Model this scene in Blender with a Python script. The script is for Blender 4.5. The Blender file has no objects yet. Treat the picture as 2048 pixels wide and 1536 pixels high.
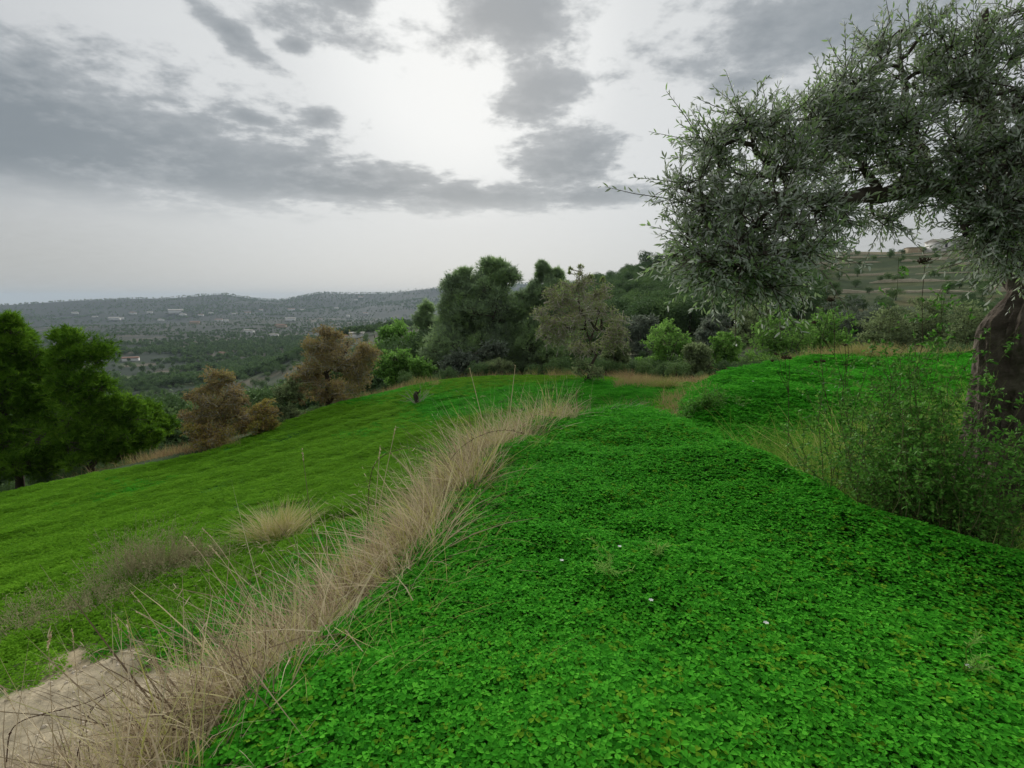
import bpy, math, random
import numpy as np
from mathutils import Vector
R = math.radians
sc = bpy.context.scene
COL = sc.collection

# ------------------------------------------------------------------ camera
PITCH = R(9.3)
CAMZ = 1.5
cam_d = bpy.data.cameras.new("camera")
cam_d.sensor_width = 36.0
cam_d.lens = 18.0
cam_d.clip_start = 0.02
cam_d.clip_end = 40000
cam = bpy.data.objects.new("camera", cam_d)
COL.objects.link(cam)
cam.location = (0, 0, CAMZ)
cam.rotation_euler = (math.pi / 2 - PITCH, 0, 0)
sc.camera = cam
CP, SP = math.cos(PITCH), math.sin(PITCH)


def pdir(px, py):
    """direction (x, y, z) of a photo pixel; not normalised: 1 unit along the lens axis"""
    u = (px - 1024) / 1024.0
    v = (py - 768) / 1024.0
    return np.array([u, CP - v * SP, -(v * CP + SP)])


def P(px, py, t):
    return pdir(px, py) * t + np.array([0, 0, CAMZ])


def azel(px, py):
    d = pdir(px, py)
    return math.degrees(math.atan2(d[0], d[1])), math.degrees(math.atan2(d[2], math.hypot(d[0], d[1])))


# ------------------------------------------------------------------ world
SUN_AZ, SUN_EL = -5.0, 24.0
world = bpy.data.worlds.new("World")
sc.world = world
world.use_nodes = True
wt = world.node_tree
wt.nodes.clear()


class E:
    """tiny expression wrapper over shader math sockets"""
    tree = wt

    def __init__(s, sock): s.s = sock

    @staticmethod
    def op(o, *a, clamp=False):
        n = E.tree.nodes.new("ShaderNodeMath")
        n.operation = o
        n.use_clamp = clamp
        for i, v in enumerate(a):
            if isinstance(v, E):
                E.tree.links.new(v.s, n.inputs[i])
            else:
                n.inputs[i].default_value = v
        return E(n.outputs[0])

    def __add__(s, o): return E.op("ADD", s, o)
    def __radd__(s, o): return E.op("ADD", s, o)
    def __sub__(s, o): return E.op("SUBTRACT", s, o)
    def __rsub__(s, o): return E.op("SUBTRACT", o, s)
    def __mul__(s, o): return E.op("MULTIPLY", s, o)
    def __rmul__(s, o): return E.op("MULTIPLY", s, o)
    def __truediv__(s, o): return E.op("DIVIDE", s, o)
    def max(s, o): return E.op("MAXIMUM", s, o)

    def step(s, a, b, smooth=True):
        n = E.tree.nodes.new("ShaderNodeMapRange")
        n.interpolation_type = "SMOOTHSTEP" if smooth else "LINEAR"
        E.tree.links.new(s.s, n.inputs[0])
        n.inputs[1].default_value = a
        n.inputs[2].default_value = b
        return E(n.outputs[0])


def wnoise(vec, scale, detail, rough, dist=0.0):
    n = wt.nodes.new("ShaderNodeTexNoise")
    n.inputs["Scale"].default_value = scale
    n.inputs["Detail"].default_value = detail
    n.inputs["Roughness"].default_value = rough
    n.inputs["Distortion"].default_value = dist
    wt.links.new(vec, n.inputs["Vector"])
    return E(n.outputs["Fac"])


def wmix(fac, a, b):
    n = wt.nodes.new("ShaderNodeMix")
    n.data_type = "RGBA"
    if isinstance(fac, E):
        wt.links.new(fac.s, n.inputs[0])
    else:
        n.inputs[0].default_value = fac
    for v, i in ((a, 6), (b, 7)):
        if isinstance(v, tuple):
            n.inputs[i].default_value = (*v, 1)
        else:
            wt.links.new(v, n.inputs[i])
    return n.outputs[2]


tc = wt.nodes.new("ShaderNodeTexCoord")
sep = wt.nodes.new("ShaderNodeSeparateXYZ")
wt.links.new(tc.outputs["Generated"], sep.inputs[0])
dx, dy, dz = (E(sep.outputs[i]) for i in range(3))
AZ = E.op("ARCTAN2", dx, dy) * 57.29578
EL = E.op("ARCSINE", dz) * 57.29578
den = dz.max(0.0) + 0.16
comb = wt.nodes.new("ShaderNodeCombineXYZ")
wt.links.new((dx / den).s, comb.inputs[0])
wt.links.new((dy / den).s, comb.inputs[1])
n_big = wnoise(comb.outputs[0], 3.2, 9.0, 0.6, 0.25)
n_fine = wnoise(comb.outputs[0], 11.0, 10.0, 0.62)
n_soft = wnoise(comb.outputs[0], 1.6, 5.0, 0.5, 0.6)


def blob(px, py, rx, ry, w=1.0, rot=0.0):
    a, e = azel(px, py)
    k = 0.045 if py > 200 else 0.043
    ra, re = rx * k, ry * k
    x = AZ - a
    y = EL - e
    if rot:
        c, s_ = math.cos(R(rot)), math.sin(R(rot))
        x, y = x * c + y * s_, y * c - x * s_
    q = E.op("SQRT", E.op("ADD", (x / ra) * (x / ra), (y / re) * (y / re)))
    return (1.0 - q) * w


blobs = [blob(40, 265, 560, 190), blob(470, 340, 340, 110), blob(700, 370, 320, 62), blob(950, 392, 420, 48, 0.95), blob(1150, 315, 170, 85),
         blob(1030, 30, 210, 130), blob(1070, 175, 130, 100), blob(1190, 395, 190, 34, .9),
         blob(470, 70, 150, 34, 0.75, -28), blob(640, 40, 200, 70, 0.62), blob(590, 90, 60, 25, .7), blob(1600, 60, 380, 120, 0.62),
         blob(1480, 165, 110, 36, 0.75), blob(640, 238, 60, 26, 0.8), blob(500, 235, 70, 24, 0.7), blob(700, 0, 120, 50, .8)]
m = blobs[0]
for b in blobs[1:]:
    m = m.max(b)
# beyond the picture the same broken cloud deck goes on
outside = (EL.step(29.0, 40.0)).max(E.op("ABSOLUTE", AZ).step(50.0, 64.0))
m = E.op("ADD", m * (1.0 - outside), ((n_soft - 0.5) * 1.6 + 0.05) * outside)
cov = (m + (n_big - 0.5) * 1.7 + (n_fine - 0.5) * 1.15)
dark = cov.step(-0.05, 0.42)
thick = cov.step(0.1, 0.9)
sdx, sdy, sdz = math.sin(R(SUN_AZ)) * math.cos(R(SUN_EL)), math.cos(R(SUN_AZ)) * math.cos(R(SUN_EL)), math.sin(R(SUN_EL))
sdot = dx * sdx + dy * sdy + dz * sdz
glow = sdot.step(0.70, 1.0) * 0.6 + sdot.step(0.955, 1.0) * 0.45
hor = EL.step(0.0, 13.0)
veil = wmix(hor, (0.475, 0.472, 0.455), (0.55, 0.57, 0.59))
veil = wmix((n_fine - 0.35) * 0.5, veil, (0.68, 0.695, 0.70))
veil = wmix(glow, veil, (0.93, 0.945, 0.94))
dcol = wmix(thick, (0.44, 0.47, 0.49), (0.20, 0.235, 0.262))
dcol = wmix(n_soft.step(0.3, 0.7) * 0.5, dcol, (0.29, 0.325, 0.35))
dcol = wmix(glow * 0.22, dcol, (0.66, 0.67, 0.68))
low = EL.step(6.0, 11.5)
skyc = wmix(dark * low * 0.94, veil, dcol)
below = EL.step(-6.0, 0.0)
skyc = wmix(below, (0.30, 0.31, 0.30), skyc)
nish = wt.nodes.new("ShaderNodeTexSky")
nish.sky_type = "NISHITA"
nish.sun_disc = False
nish.sun_elevation = R(SUN_EL)
nish.sun_rotation = R(SUN_AZ)
nsc = wt.nodes.new("ShaderNodeVectorMath")
nsc.operation = "SCALE"
nsc.inputs[3].default_value = 0.08
wt.links.new(nish.outputs[0], nsc.inputs[0])
skyc = wmix(0.05, skyc, nsc.outputs[0])
bg = wt.nodes.new("ShaderNodeBackground")
bg.inputs[1].default_value = 0.475
wt.links.new(skyc, bg.inputs[0])
wo = wt.nodes.new("ShaderNodeOutputWorld")
wt.links.new(bg.outputs[0], wo.inputs[0])

# ------------------------------------------------------------------ sun, exposure
sun_d = bpy.data.lights.new("sun", "SUN")
sun_d.energy = 1.5
sun_d.angle = R(28)
sun_d.color = (1.0, 0.965, 0.9)
sun = bpy.data.objects.new("sun", sun_d)
COL.objects.link(sun)
sun.rotation_euler = Vector((-sdx, -sdy, -sdz)).to_track_quat("-Z", "Y").to_euler()
vs = sc.view_settings
vs.view_transform = "Standard"
vs.look = "None"
vs.exposure = 1.03
vs.gamma = 1.0
vs.use_curve_mapping = False
cy = sc.cycles
cy.max_bounces = 8
cy.diffuse_bounces = 6
cy.glossy_bounces = 2
cy.transmission_bounces = 6
cy.transparent_max_bounces = 8
cy.volume_bounces = 1
cy.use_denoising = True

# ------------------------------------------------------------------ helpers
rng = np.random.default_rng(7)


def sstep(a, b, x):
    t = np.clip((x - a) / (b - a), 0, 1)
    return t * t * (3 - 2 * t)


def _hash(ix, iy, seed):
    n = (ix.astype(np.int64) * 374761393 + iy.astype(np.int64) * 668265263 + seed * 1442695041) & 0xFFFFFFFF
    n = ((n ^ (n >> 13)) * 1274126177) & 0xFFFFFFFF
    return ((n ^ (n >> 16)) & 0xFFFF) / 65535.0


def vnoise(x, y, seed=0):
    x = np.asarray(x, float); y = np.asarray(y, float)
    ix = np.floor(x); iy = np.floor(y)
    fx = x - ix; fy = y - iy
    fx = fx * fx * (3 - 2 * fx); fy = fy * fy * (3 - 2 * fy)
    a = _hash(ix, iy, seed); b = _hash(ix + 1, iy, seed)
    c = _hash(ix, iy + 1, seed); d = _hash(ix + 1, iy + 1, seed)
    return (a * (1 - fx) + b * fx) * (1 - fy) + (c * (1 - fx) + d * fx) * fy


def fbm(x, y, seed=0, oct=4):
    s = 0; a = 0.5; t = 0
    for o in range(oct):
        s = s + a * vnoise(x * 2 ** o, y * 2 ** o, seed + o * 17); t += a; a *= 0.5
    return s / t


def unit(v):
    return v / np.maximum(np.linalg.norm(v, axis=-1, keepdims=True), 1e-9)


def np_mesh(name, V, faces, mats, attrs=None, smooth=False, fmat=None):
    """V (n,3); faces: list of int arrays (k, sides); mats list; fmat list of material index per face array"""
    me = bpy.data.meshes.new(name)
    V = np.asarray(V, np.float32)
    me.vertices.add(len(V))
    me.vertices.foreach_set("co", V.ravel())
    faces = [np.asarray(f, np.int32) for f in faces]
    loops = np.concatenate([f.ravel() for f in faces])
    tot = np.concatenate([np.full(len(f), f.shape[1], np.int32) for f in faces])
    start = np.concatenate([[0], np.cumsum(tot)[:-1]]).astype(np.int32)
    me.loops.add(len(loops))
    me.loops.foreach_set("vertex_index", loops)
    me.polygons.add(len(tot))
    me.polygons.foreach_set("loop_start", start)
    me.polygons.foreach_set("loop_total", tot)
    if fmat is not None:
        mi = np.concatenate([np.full(len(f), k, np.int32) for f, k in zip(faces, fmat)])
        me.polygons.foreach_set("material_index", mi)
    if smooth:
        me.polygons.foreach_set("use_smooth", np.ones(len(tot), bool))
    for mm in mats:
        me.materials.append(mm)
    for k, v in (attrs or {}).items():
        v = np.asarray(v, np.float32)
        if v.ndim == 1:
            at = me.attributes.new(k, "FLOAT", "POINT")
            at.data.foreach_set("value", v)
        elif v.shape[1] == 3:
            at = me.attributes.new(k, "FLOAT_VECTOR", "POINT")
            at.data.foreach_set("vector", v.ravel())
        else:
            at = me.attributes.new(k, "FLOAT_COLOR", "POINT")
            at.data.foreach_set("color", v.ravel())
    me.update(calc_edges=True)
    me.validate()
    return me


def link(name, me, parent=None, label=None, cat=None, group=None, kind=None):
    o = bpy.data.objects.new(name, me)
    COL.objects.link(o)
    o.parent = parent
    tag(o, label, cat, group, kind)
    return o


def tag(o, label=None, cat=None, group=None, kind=None):
    if label: o["label"] = label
    if cat: o["category"] = cat
    if group: o["group"] = group
    if kind: o["kind"] = kind


def empty(name, loc, label=None, cat=None, group=None, kind=None):
    o = bpy.data.objects.new(name, None)
    COL.objects.link(o)
    o.location = loc
    o.empty_display_size = 0.1
    tag(o, label, cat, group, kind)
    return o


def copy_tree(src, loc, rz=0.0, s=1.0, label=None, group=None):
    c = src.copy()
    COL.objects.link(c)
    c.location = loc
    c.rotation_euler = (0, 0, rz)
    c.scale = (s, s, s) if not isinstance(s, tuple) else s
    if label: c["label"] = label
    if group: c["group"] = group
    for ch in src.children:
        d = ch.copy()
        COL.objects.link(d)
        d.parent = c
        for g in ch.children:
            e = g.copy()
            COL.objects.link(e)
            e.parent = d
    return c


class Acc:
    """collects vertices, faces and the per-vertex 'rnd' value into one mesh"""

    def __init__(s):
        s.V = []; s.F = {}; s.A = []; s.n = 0

    def add(s, V, F, rnd, mi=0):
        V = np.asarray(V).reshape(-1, 3)
        F = np.asarray(F)
        s.V.append(V)
        s.F.setdefault((F.shape[1], mi), []).append(F + s.n)
        s.A.append(np.broadcast_to(np.asarray(rnd, float).reshape(-1), (len(V),)) if np.size(rnd) in (1, len(V)) else np.repeat(rnd, len(V) // np.size(rnd)))
        s.n += len(V)

    def mesh(s, name, mats, smooth=False, origin=(0, 0, 0)):
        V = np.concatenate(s.V) - np.asarray(origin)
        keys = list(s.F)
        return np_mesh(name, V, [np.concatenate(s.F[k]) for k in keys], mats, {"rnd": np.concatenate(s.A)}, smooth, [k[1] for k in keys])


def tube(acc, pts, rad, sides=6, rnd=0.5, mi=0, wob=0.0, rg=None):
    pts = np.asarray(pts, float)
    n = len(pts)
    rad = np.broadcast_to(np.asarray(rad, float), (n,))
    T = np.gradient(pts, axis=0)
    T = unit(T)
    ref = np.array([0, 0, 1.0]) if abs(T[0, 2]) < 0.9 else np.array([1.0, 0, 0])
    A = unit(np.cross(T, ref)); B = np.cross(T, A)
    th = np.linspace(0, 2 * math.pi, sides, endpoint=False)
    rr = rad[:, None] * np.ones((1, sides))
    if wob and rg is not None:
        rr = rr * (1 + wob * (rg.random((n, sides)) - 0.5))
    V = pts[:, None, :] + rr[..., None] * (np.cos(th)[None, :, None] * A[:, None, :] + np.sin(th)[None, :, None] * B[:, None, :])
    i = np.arange(n - 1)[:, None] * sides
    j = np.arange(sides)[None, :]; k = (j + 1) % sides
    F = np.stack([i + j, i + k, i + sides + k, i + sides + j], -1).reshape(-1, 4)
    acc.add(V.reshape(-1, 3), F, rnd, mi)


def bez(p0, p1, n, sag, rg, jit=0.0):
    p0 = np.asarray(p0, float); p1 = np.asarray(p1, float)
    t = np.linspace(0, 1, n)[:, None]
    L = np.linalg.norm(p1 - p0)
    q = p0 * (1 - t) + p1 * t
    q[:, 2] += (np.sin(t[:, 0] * math.pi) * sag * L)
    if jit:
        d = rg.normal(0, jit * L, (n, 3)); d[0] = 0; d[-1] = 0
        q += d
    return q


def tubes3(acc, P0, P1, r0, r1, rnd, mi=0):
    """many straight three-sided twigs at once"""
    D = unit(P1 - P0)
    ref = np.where(np.abs(D[:, 2:3]) < 0.9, np.array([[0, 0, 1.0]]), np.array([[1.0, 0, 0]]))
    A = unit(np.cross(D, ref)); B = np.cross(D, A)
    n = len(P0)
    V = np.zeros((n, 6, 3))
    for k in range(3):
        c, s_ = math.cos(k * 2.0944), math.sin(k * 2.0944)
        off = c * A + s_ * B
        V[:, k] = P0 + off * np.reshape(r0, (-1, 1)); V[:, 3 + k] = P1 + off * np.reshape(r1, (-1, 1))
    base = (np.arange(n) * 6)[:, None, None]
    f = np.array([[0, 1, 4, 3], [1, 2, 5, 4], [2, 0, 3, 5]])[None]
    acc.add(V.reshape(-1, 3), (base + f).reshape(-1, 4), np.repeat(rnd, 6) if np.size(rnd) > 1 else rnd, mi)


LENS = np.array([[0, 0], [.22, .42], [.58, .5], [1, 0], [.58, -.5], [.22, -.42]])
DIA = np.array([[0, 0], [.45, .5], [1, 0], [.45, -.5]])
OVAL = np.array([[0, 0], [.3, .5], [.75, .42], [1, 0], [.75, -.42], [.3, -.5]])


def leaves(acc, pos, axis, nrm, length, width, rnd, tmpl=LENS, curl=0.12, mi=0):
    axis = unit(axis)
    side = unit(np.cross(nrm, axis))
    nn = np.cross(axis, side)
    n = len(pos); k = len(tmpl)
    L = np.reshape(length, (-1, 1)) * np.ones((n, 1)); W = np.reshape(width, (-1, 1)) * np.ones((n, 1))
    V = np.zeros((n, k, 3))
    for i, (a, b) in enumerate(tmpl):
        V[:, i] = pos + axis * (a * L) + side * (b * W) + nn * (-(a * a) * curl * L + abs(b) * 0.35 * W)
    F = np.arange(n * k).reshape(n, k)
    acc.add(V.reshape(-1, 3), F, np.repeat(rnd, k), mi)


def tufts(acc, pos, axis, length, width, rnd, rg, needles=7, spread=0.55, mi=0):
    n = len(pos)
    for _ in range(needles):
        d = unit(unit(axis) + rg.normal(0, spread, (n, 3)))
        s_ = unit(np.cross(d, rg.normal(0, 1, (n, 3))))
        L = np.reshape(length, (-1, 1)) * rg.uniform(.7, 1.15, (n, 1))
        V = np.stack([pos - s_ * width, pos + s_ * width, pos + d * L], 1)
        acc.add(V.reshape(-1, 3), np.arange(n * 3).reshape(n, 3), np.repeat(np.clip(rnd + rg.normal(0, .06, n), 0, 1), 3), mi)


def blades(acc, pos, lean, length, width, rnd, rg, seg=3, droop=0.5, mi=0):
    """curved grass blades: pos roots, lean = initial direction (n,3)"""
    n = len(pos)
    d0 = unit(lean)
    side = unit(np.cross(d0, rg.normal(0, 1, (n, 3))))
    out = unit(np.stack([d0[:, 0], d0[:, 1], np.zeros(n)], 1) + rg.normal(0, .35, (n, 3)) * [1, 1, 0])
    L = np.reshape(length, (-1, 1)); W = np.reshape(width, (-1, 1)) * np.ones((n, 1)); dr = np.reshape(droop, (-1, 1)) * np.ones((n, 1))
    V = np.zeros((n, seg * 2 + 1, 3))
    for k in range(seg + 1):
        t = k / seg
        c = pos + d0 * L * t + (out * 0.75 - np.array([0, 0, 0.7])) * L * dr * t * t
        if k < seg:
            w = W * (1 - t * 0.75)
            V[:, 2 * k] = c - side * w; V[:, 2 * k + 1] = c + side * w
        else:
            V[:, 2 * k] = c
    m_ = seg * 2 + 1
    base = (np.arange(n) * m_)[:, None]
    for k in range(seg - 1):
        pass
    Q = np.concatenate([(base + np.array([[2 * k, 2 * k + 1, 2 * k + 3, 2 * k + 2]])) for k in range(seg - 1)])
    T = base + np.array([[2 * seg - 2, 2 * seg - 1, 2 * seg]])
    rv = np.repeat(rnd, m_)
    acc.V.append(V.reshape(-1, 3)); acc.A.append(rv)
    acc.F.setdefault((4, mi), []).append(Q + acc.n)
    acc.F.setdefault((3, mi), []).append(T + acc.n)
    acc.n += n * m_
    return V[:, -1]


# ------------------------------------------------------------------ materials
def ramp_mat(name, cols, rough=0.6, trans=0.3, under=None, spec=0.25, use="attr", noise=None, bump=None):
    """colour from the per-leaf 'rnd' value through a ramp; leaves let some light through"""
    mt = bpy.data.materials.new(name)
    mt.use_nodes = True
    t = mt.node_tree
    t.nodes.clear()
    out = t.nodes.new("ShaderNodeOutputMaterial")
    if use == "attr":
        a = t.nodes.new("ShaderNodeAttribute"); a.attribute_name = "rnd"; fac = a.outputs["Fac"]
    else:
        a = t.nodes.new("ShaderNodeAttribute"); a.attribute_name = "rnd"
        oi = t.nodes.new("ShaderNodeObjectInfo")
        mx = t.nodes.new("ShaderNodeMath"); mx.operation = "MULTIPLY_ADD"
        t.links.new(oi.outputs["Random"], mx.inputs[0]); mx.inputs[1].default_value = 0.6
        hm = t.nodes.new("ShaderNodeMath"); hm.operation = "MULTIPLY"; hm.inputs[1].default_value = 0.4
        t.links.new(a.outputs["Fac"], hm.inputs[0]); t.links.new(hm.outputs[0], mx.inputs[2])
        fac = mx.outputs[0]
    if noise:
        nz = t.nodes.new("ShaderNodeTexNoise"); nz.inputs["Scale"].default_value = noise[0]; nz.inputs["Detail"].default_value = 6
        tcn = t.nodes.new("ShaderNodeTexCoord"); t.links.new(tcn.outputs["Object"], nz.inputs["Vector"])
        mm = t.nodes.new("ShaderNodeMath"); mm.operation = "MULTIPLY_ADD"; t.links.new(nz.outputs["Fac"], mm.inputs[0])
        mm.inputs[1].default_value = noise[1]
        ad = t.nodes.new("ShaderNodeMath"); ad.operation = "SUBTRACT"; t.links.new(fac, ad.inputs[0]); ad.inputs[1].default_value = noise[1] * 0.5
        t.links.new(ad.outputs[0], mm.inputs[2]); fac = mm.outputs[0]
    rp = t.nodes.new("ShaderNodeValToRGB")
    el = rp.color_ramp.elements
    while len(el) < len(cols):
        el.new(0.5)
    for i, c in enumerate(cols):
        el[i].position = c[0] if len(c) == 4 else i / (len(cols) - 1)
        el[i].color = (*c[-3:], 1)
    t.links.new(fac, rp.inputs[0])
    col = rp.outputs[0]
    if under:
        g = t.nodes.new("ShaderNodeNewGeometry")
        mx = t.nodes.new("ShaderNodeMix"); mx.data_type = "RGBA"
        t.links.new(g.outputs["Backfacing"], mx.inputs[0]); t.links.new(col, mx.inputs[6]); mx.inputs[7].default_value = (*under, 1)
        col = mx.outputs[2]
    pb = t.nodes.new("ShaderNodeBsdfPrincipled")
    pb.inputs["Roughness"].default_value = rough
    pb.inputs["Specular IOR Level"].default_value = spec
    t.links.new(col, pb.inputs["Base Color"])
    if bump:
        nz = t.nodes.new("ShaderNodeTexNoise"); nz.inputs["Scale"].default_value = bump[0]; nz.inputs["Detail"].default_value = 8
        tcn = t.nodes.new("ShaderNodeTexCoord"); t.links.new(tcn.outputs["Object"], nz.inputs["Vector"])
        bp = t.nodes.new("ShaderNodeBump"); bp.inputs["Strength"].default_value = bump[1]; bp.inputs["Distance"].default_value = bump[2]
        t.links.new(nz.outputs["Fac"], bp.inputs["Height"]); t.links.new(bp.outputs[0], pb.inputs["Normal"])
    if trans > 0:
        tb = t.nodes.new("ShaderNodeBsdfTranslucent")
        t.links.new(col, tb.inputs[0])
        ms = t.nodes.new("ShaderNodeMixShader"); ms.inputs[0].default_value = trans
        t.links.new(pb.outputs[0], ms.inputs[1]); t.links.new(tb.outputs[0], ms.inputs[2])
        t.links.new(ms.outputs[0], out.inputs[0])
    else:
        t.links.new(pb.outputs[0], out.inputs[0])
    return mt


M = {}
M["clover"] = ramp_mat("clover_leaf", [(.024, .17, .012), (.070, .40, .023), (.165, .62, .047)], .8, .4, spec=.02, use="inst")
M["clover_olive"] = ramp_mat("clover_leaf_olive", [(.095, .235, .014), (.165, .385, .022), (.25, .50, .036)], .8, .4, spec=.02, use="inst")
M["clover_stem"] = ramp_mat("clover_stem", [(.05, .16, .03), (.07, .2, .04)], .6, .2)
M["white_petal"] = ramp_mat("white_petal", [(.75, .75, .72), (.8, .8, .78)], .6, .3)
M["dry_grass"] = ramp_mat("dry_grass", [(.17, .125, .08), (.47, .37, .24), (.74, .63, .43), (.46, .46, .13)], .75, .25, spec=.1)
M["edge_grass"] = ramp_mat("edge_grass", [(.28, .18, .09), (.48, .35, .19), (.40, .36, .13), (.22, .30, .06)], .75, .25, spec=.1)
M["green_grass"] = ramp_mat("green_grass", [(.06, .17, .018), (.14, .32, .034), (.30, .40, .075), (.56, .50, .22)], .7, .4, spec=.06)
M["pale_grass"] = ramp_mat("pale_grass", [(.2, .24, .13), (.34, .36, .25), (.42, .4, .3)], .7, .3, spec=.1)
M["weed_brown"] = ramp_mat("weed_brown", [(.30, .26, .15), (.50, .43, .27), (.28, .40, .13)], .8, .2, spec=.1)
M["olive_leaf"] = ramp_mat("olive_leaf", [(.15, .185, .12), (.23, .31, .155), (.34, .52, .18)], .5, .45, under=(.46, .50, .42), spec=.3)
M["olive_bark"] = ramp_mat("olive_bark", [(.03, .023, .017), (.10, .082, .064), (.20, .17, .135)], .95, 0, noise=(7, 1.4), bump=(11, 1.0, .05), spec=.1)
M["twig"] = ramp_mat("twig_bark", [(.05, .04, .03), (.12, .10, .08)], .85, 0, spec=.1)
M["grey_twig"] = ramp_mat("grey_twig", [(.26, .23, .18), (.52, .47, .40)], .85, 0, spec=.1)
M["bark"] = ramp_mat("tree_bark", [(.035, .028, .022), (.10, .08, .06)], .9, 0, noise=(6, .8), bump=(20, .7, .02), spec=.1)
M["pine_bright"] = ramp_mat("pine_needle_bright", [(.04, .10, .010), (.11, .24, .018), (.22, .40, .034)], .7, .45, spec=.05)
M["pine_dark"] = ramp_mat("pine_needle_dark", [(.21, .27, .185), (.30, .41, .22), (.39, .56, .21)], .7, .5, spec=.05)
M["almond_leaf"] = ramp_mat("almond_leaf", [(.19, .15, .075), (.33, .255, .12), (.39, .31, .115), (.27, .29, .09)], .75, .4, spec=.05)
M["almond_grey"] = ramp_mat("almond_grey_leaf", [(.25, .25, .12), (.31, .35, .14), (.28, .39, .12), (.37, .48, .14)], .75, .4, spec=.05)
M["rust_bush"] = ramp_mat("rust_bush_leaf", [(.22, .15, .07), (.36, .26, .095), (.42, .35, .09), (.31, .34, .08)], .75, .4, spec=.05)
M["shrub_green"] = ramp_mat("shrub_leaf_green", [(.11, .22, .05), (.20, .40, .075), (.32, .55, .13)], .7, .4, spec=.06)
M["shrub_olive"] = ramp_mat("shrub_leaf_olive", [(.15, .19, .09), (.24, .31, .14), (.33, .42, .19)], .7, .4, spec=.06)
M["shrub_dark"] = ramp_mat("shrub_leaf_dark", [(.10, .13, .09), (.17, .21, .15), (.27, .32, .22)], .6, .3, spec=.15)
M["near_shrub"] = ramp_mat("near_shrub_leaf", [(.05, .15, .022), (.11, .30, .042), (.24, .48, .085)], .6, .35, spec=.12)
M["far_tree"] = ramp_mat("far_tree_leaf", [(.07, .12, .05), (.11, .19, .07), (.17, .27, .085)], .7, .2, spec=.1, use="inst")
M["pebble"] = ramp_mat("pebble_stone", [(.36, .29, .20), (.52, .44, .32), (.60, .53, .42)], .9, 0, spec=.1)
M["green_stem"] = ramp_mat("green_stem", [(.08, .10, .035), (.16, .17, .07)], .8, 0, spec=.1)
M["umbel"] = ramp_mat("dry_umbel", [(.06, .035, .025), (.13, .09, .06)], .8, .1, spec=.1)
M["cane"] = ramp_mat("bramble_cane", [(.06, .025, .018), (.11, .06, .04)], .7, 0, spec=.2)
M["wall_white"] = ramp_mat("white_plaster", [(.62, .61, .58), (.74, .73, .70)], .8, 0, noise=(1.5, .8))
M["wall_tan"] = ramp_mat("tan_plaster", [(.38, .30, .20), (.48, .39, .27)], .8, 0, noise=(1.5, .8))
M["roof_tile"] = ramp_mat("roof_tile", [(.30, .17, .12), (.42, .27, .20)], .85, 0, noise=(3, .9))
M["roof_pale"] = ramp_mat("roof_pale", [(.50, .46, .40), (.62, .58, .52)], .85, 0, noise=(3, .9))
M["glass_dark"] = ramp_mat("window_dark", [(.03, .035, .04), (.05, .055, .06)], .2, 0, spec=.5)
M["dry_stone"] = ramp_mat("dry_stone", [(.28, .245, .17), (.54, .475, .34)], .9, 0, noise=(1.2, 1.0), bump=(3, .8, .2))

# ------------------------------------------------------------------ terrain height
EDGE = np.array([(-5.0, -9.0), (-1.95, -.8), (-1.35, 1.1), (-1.02, 1.85), (-.70, 2.9), (-.28, 5.0), (.62, 6.6), (1.5, 7.05), (2.5, 7.3), (4.8, 10.7), (9.5, 13.8), (20, 18.5), (60, 36)])
RIDGE = np.array([(6, .5), (3.5, 1.75), (2.62, 2.5), (2.22, 3.4), (2.1, 5.0), (1.75, 7.2)])


def sdist(x, y, line):
    best = np.full(x.shape, 1e9); sg = np.zeros(x.shape)
    for (ax, ay), (bx, by) in zip(line[:-1], line[1:]):
        ex, ey = bx - ax, by - ay
        L2 = ex * ex + ey * ey
        t = np.clip(((x - ax) * ex + (y - ay) * ey) / L2, 0, 1)
        qx, qy = x - (ax + t * ex), y - (ay + t * ey)
        d = np.hypot(qx, qy)
        cr = -(ex * (y - ay) - ey * (x - ax)) / math.sqrt(L2)
        u = d < best - 1e-9
        tie = (np.abs(d - best) <= 1e-9)
        best = np.where(u, d, best)
        sg = np.where(u, cr, np.where(tie & (np.abs(cr) > np.abs(sg)), cr, sg))
    return best * np.sign(sg + 1e-12)


FC = np.array([(-3.0, 3.0, -1.25), (-9.3, 14.8, -3.0), (-14, 13.4, -3.45), (-7.8, 19.4, -2.5), (3.0, 19.2, -1.6), (-3.9, 22.5, -1.95),
               (10, 17.5, -1.1), (-8, 4.0, -2.1), (-2.2, -3, -.9), (-16, 3, -3.3), (-3.5, 10, -1.95), (16, 24, -1.1)])


def _tps():
    n = len(FC)
    d = np.hypot(FC[:, None, 0] - FC[None, :, 0], FC[:, None, 1] - FC[None, :, 1])
    K = np.where(d > 0, d * d * np.log(d + 1e-12), 0)
    A = np.zeros((n + 3, n + 3)); A[:n, :n] = K + np.eye(n) * 2.0
    A[:n, n] = 1; A[:n, n + 1:] = FC[:, :2]; A[n, :n] = 1; A[n + 1:, :n] = FC[:, :2].T
    return np.linalg.solve(A, np.concatenate([FC[:, 2], np.zeros(3)]))


TW = _tps()


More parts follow.
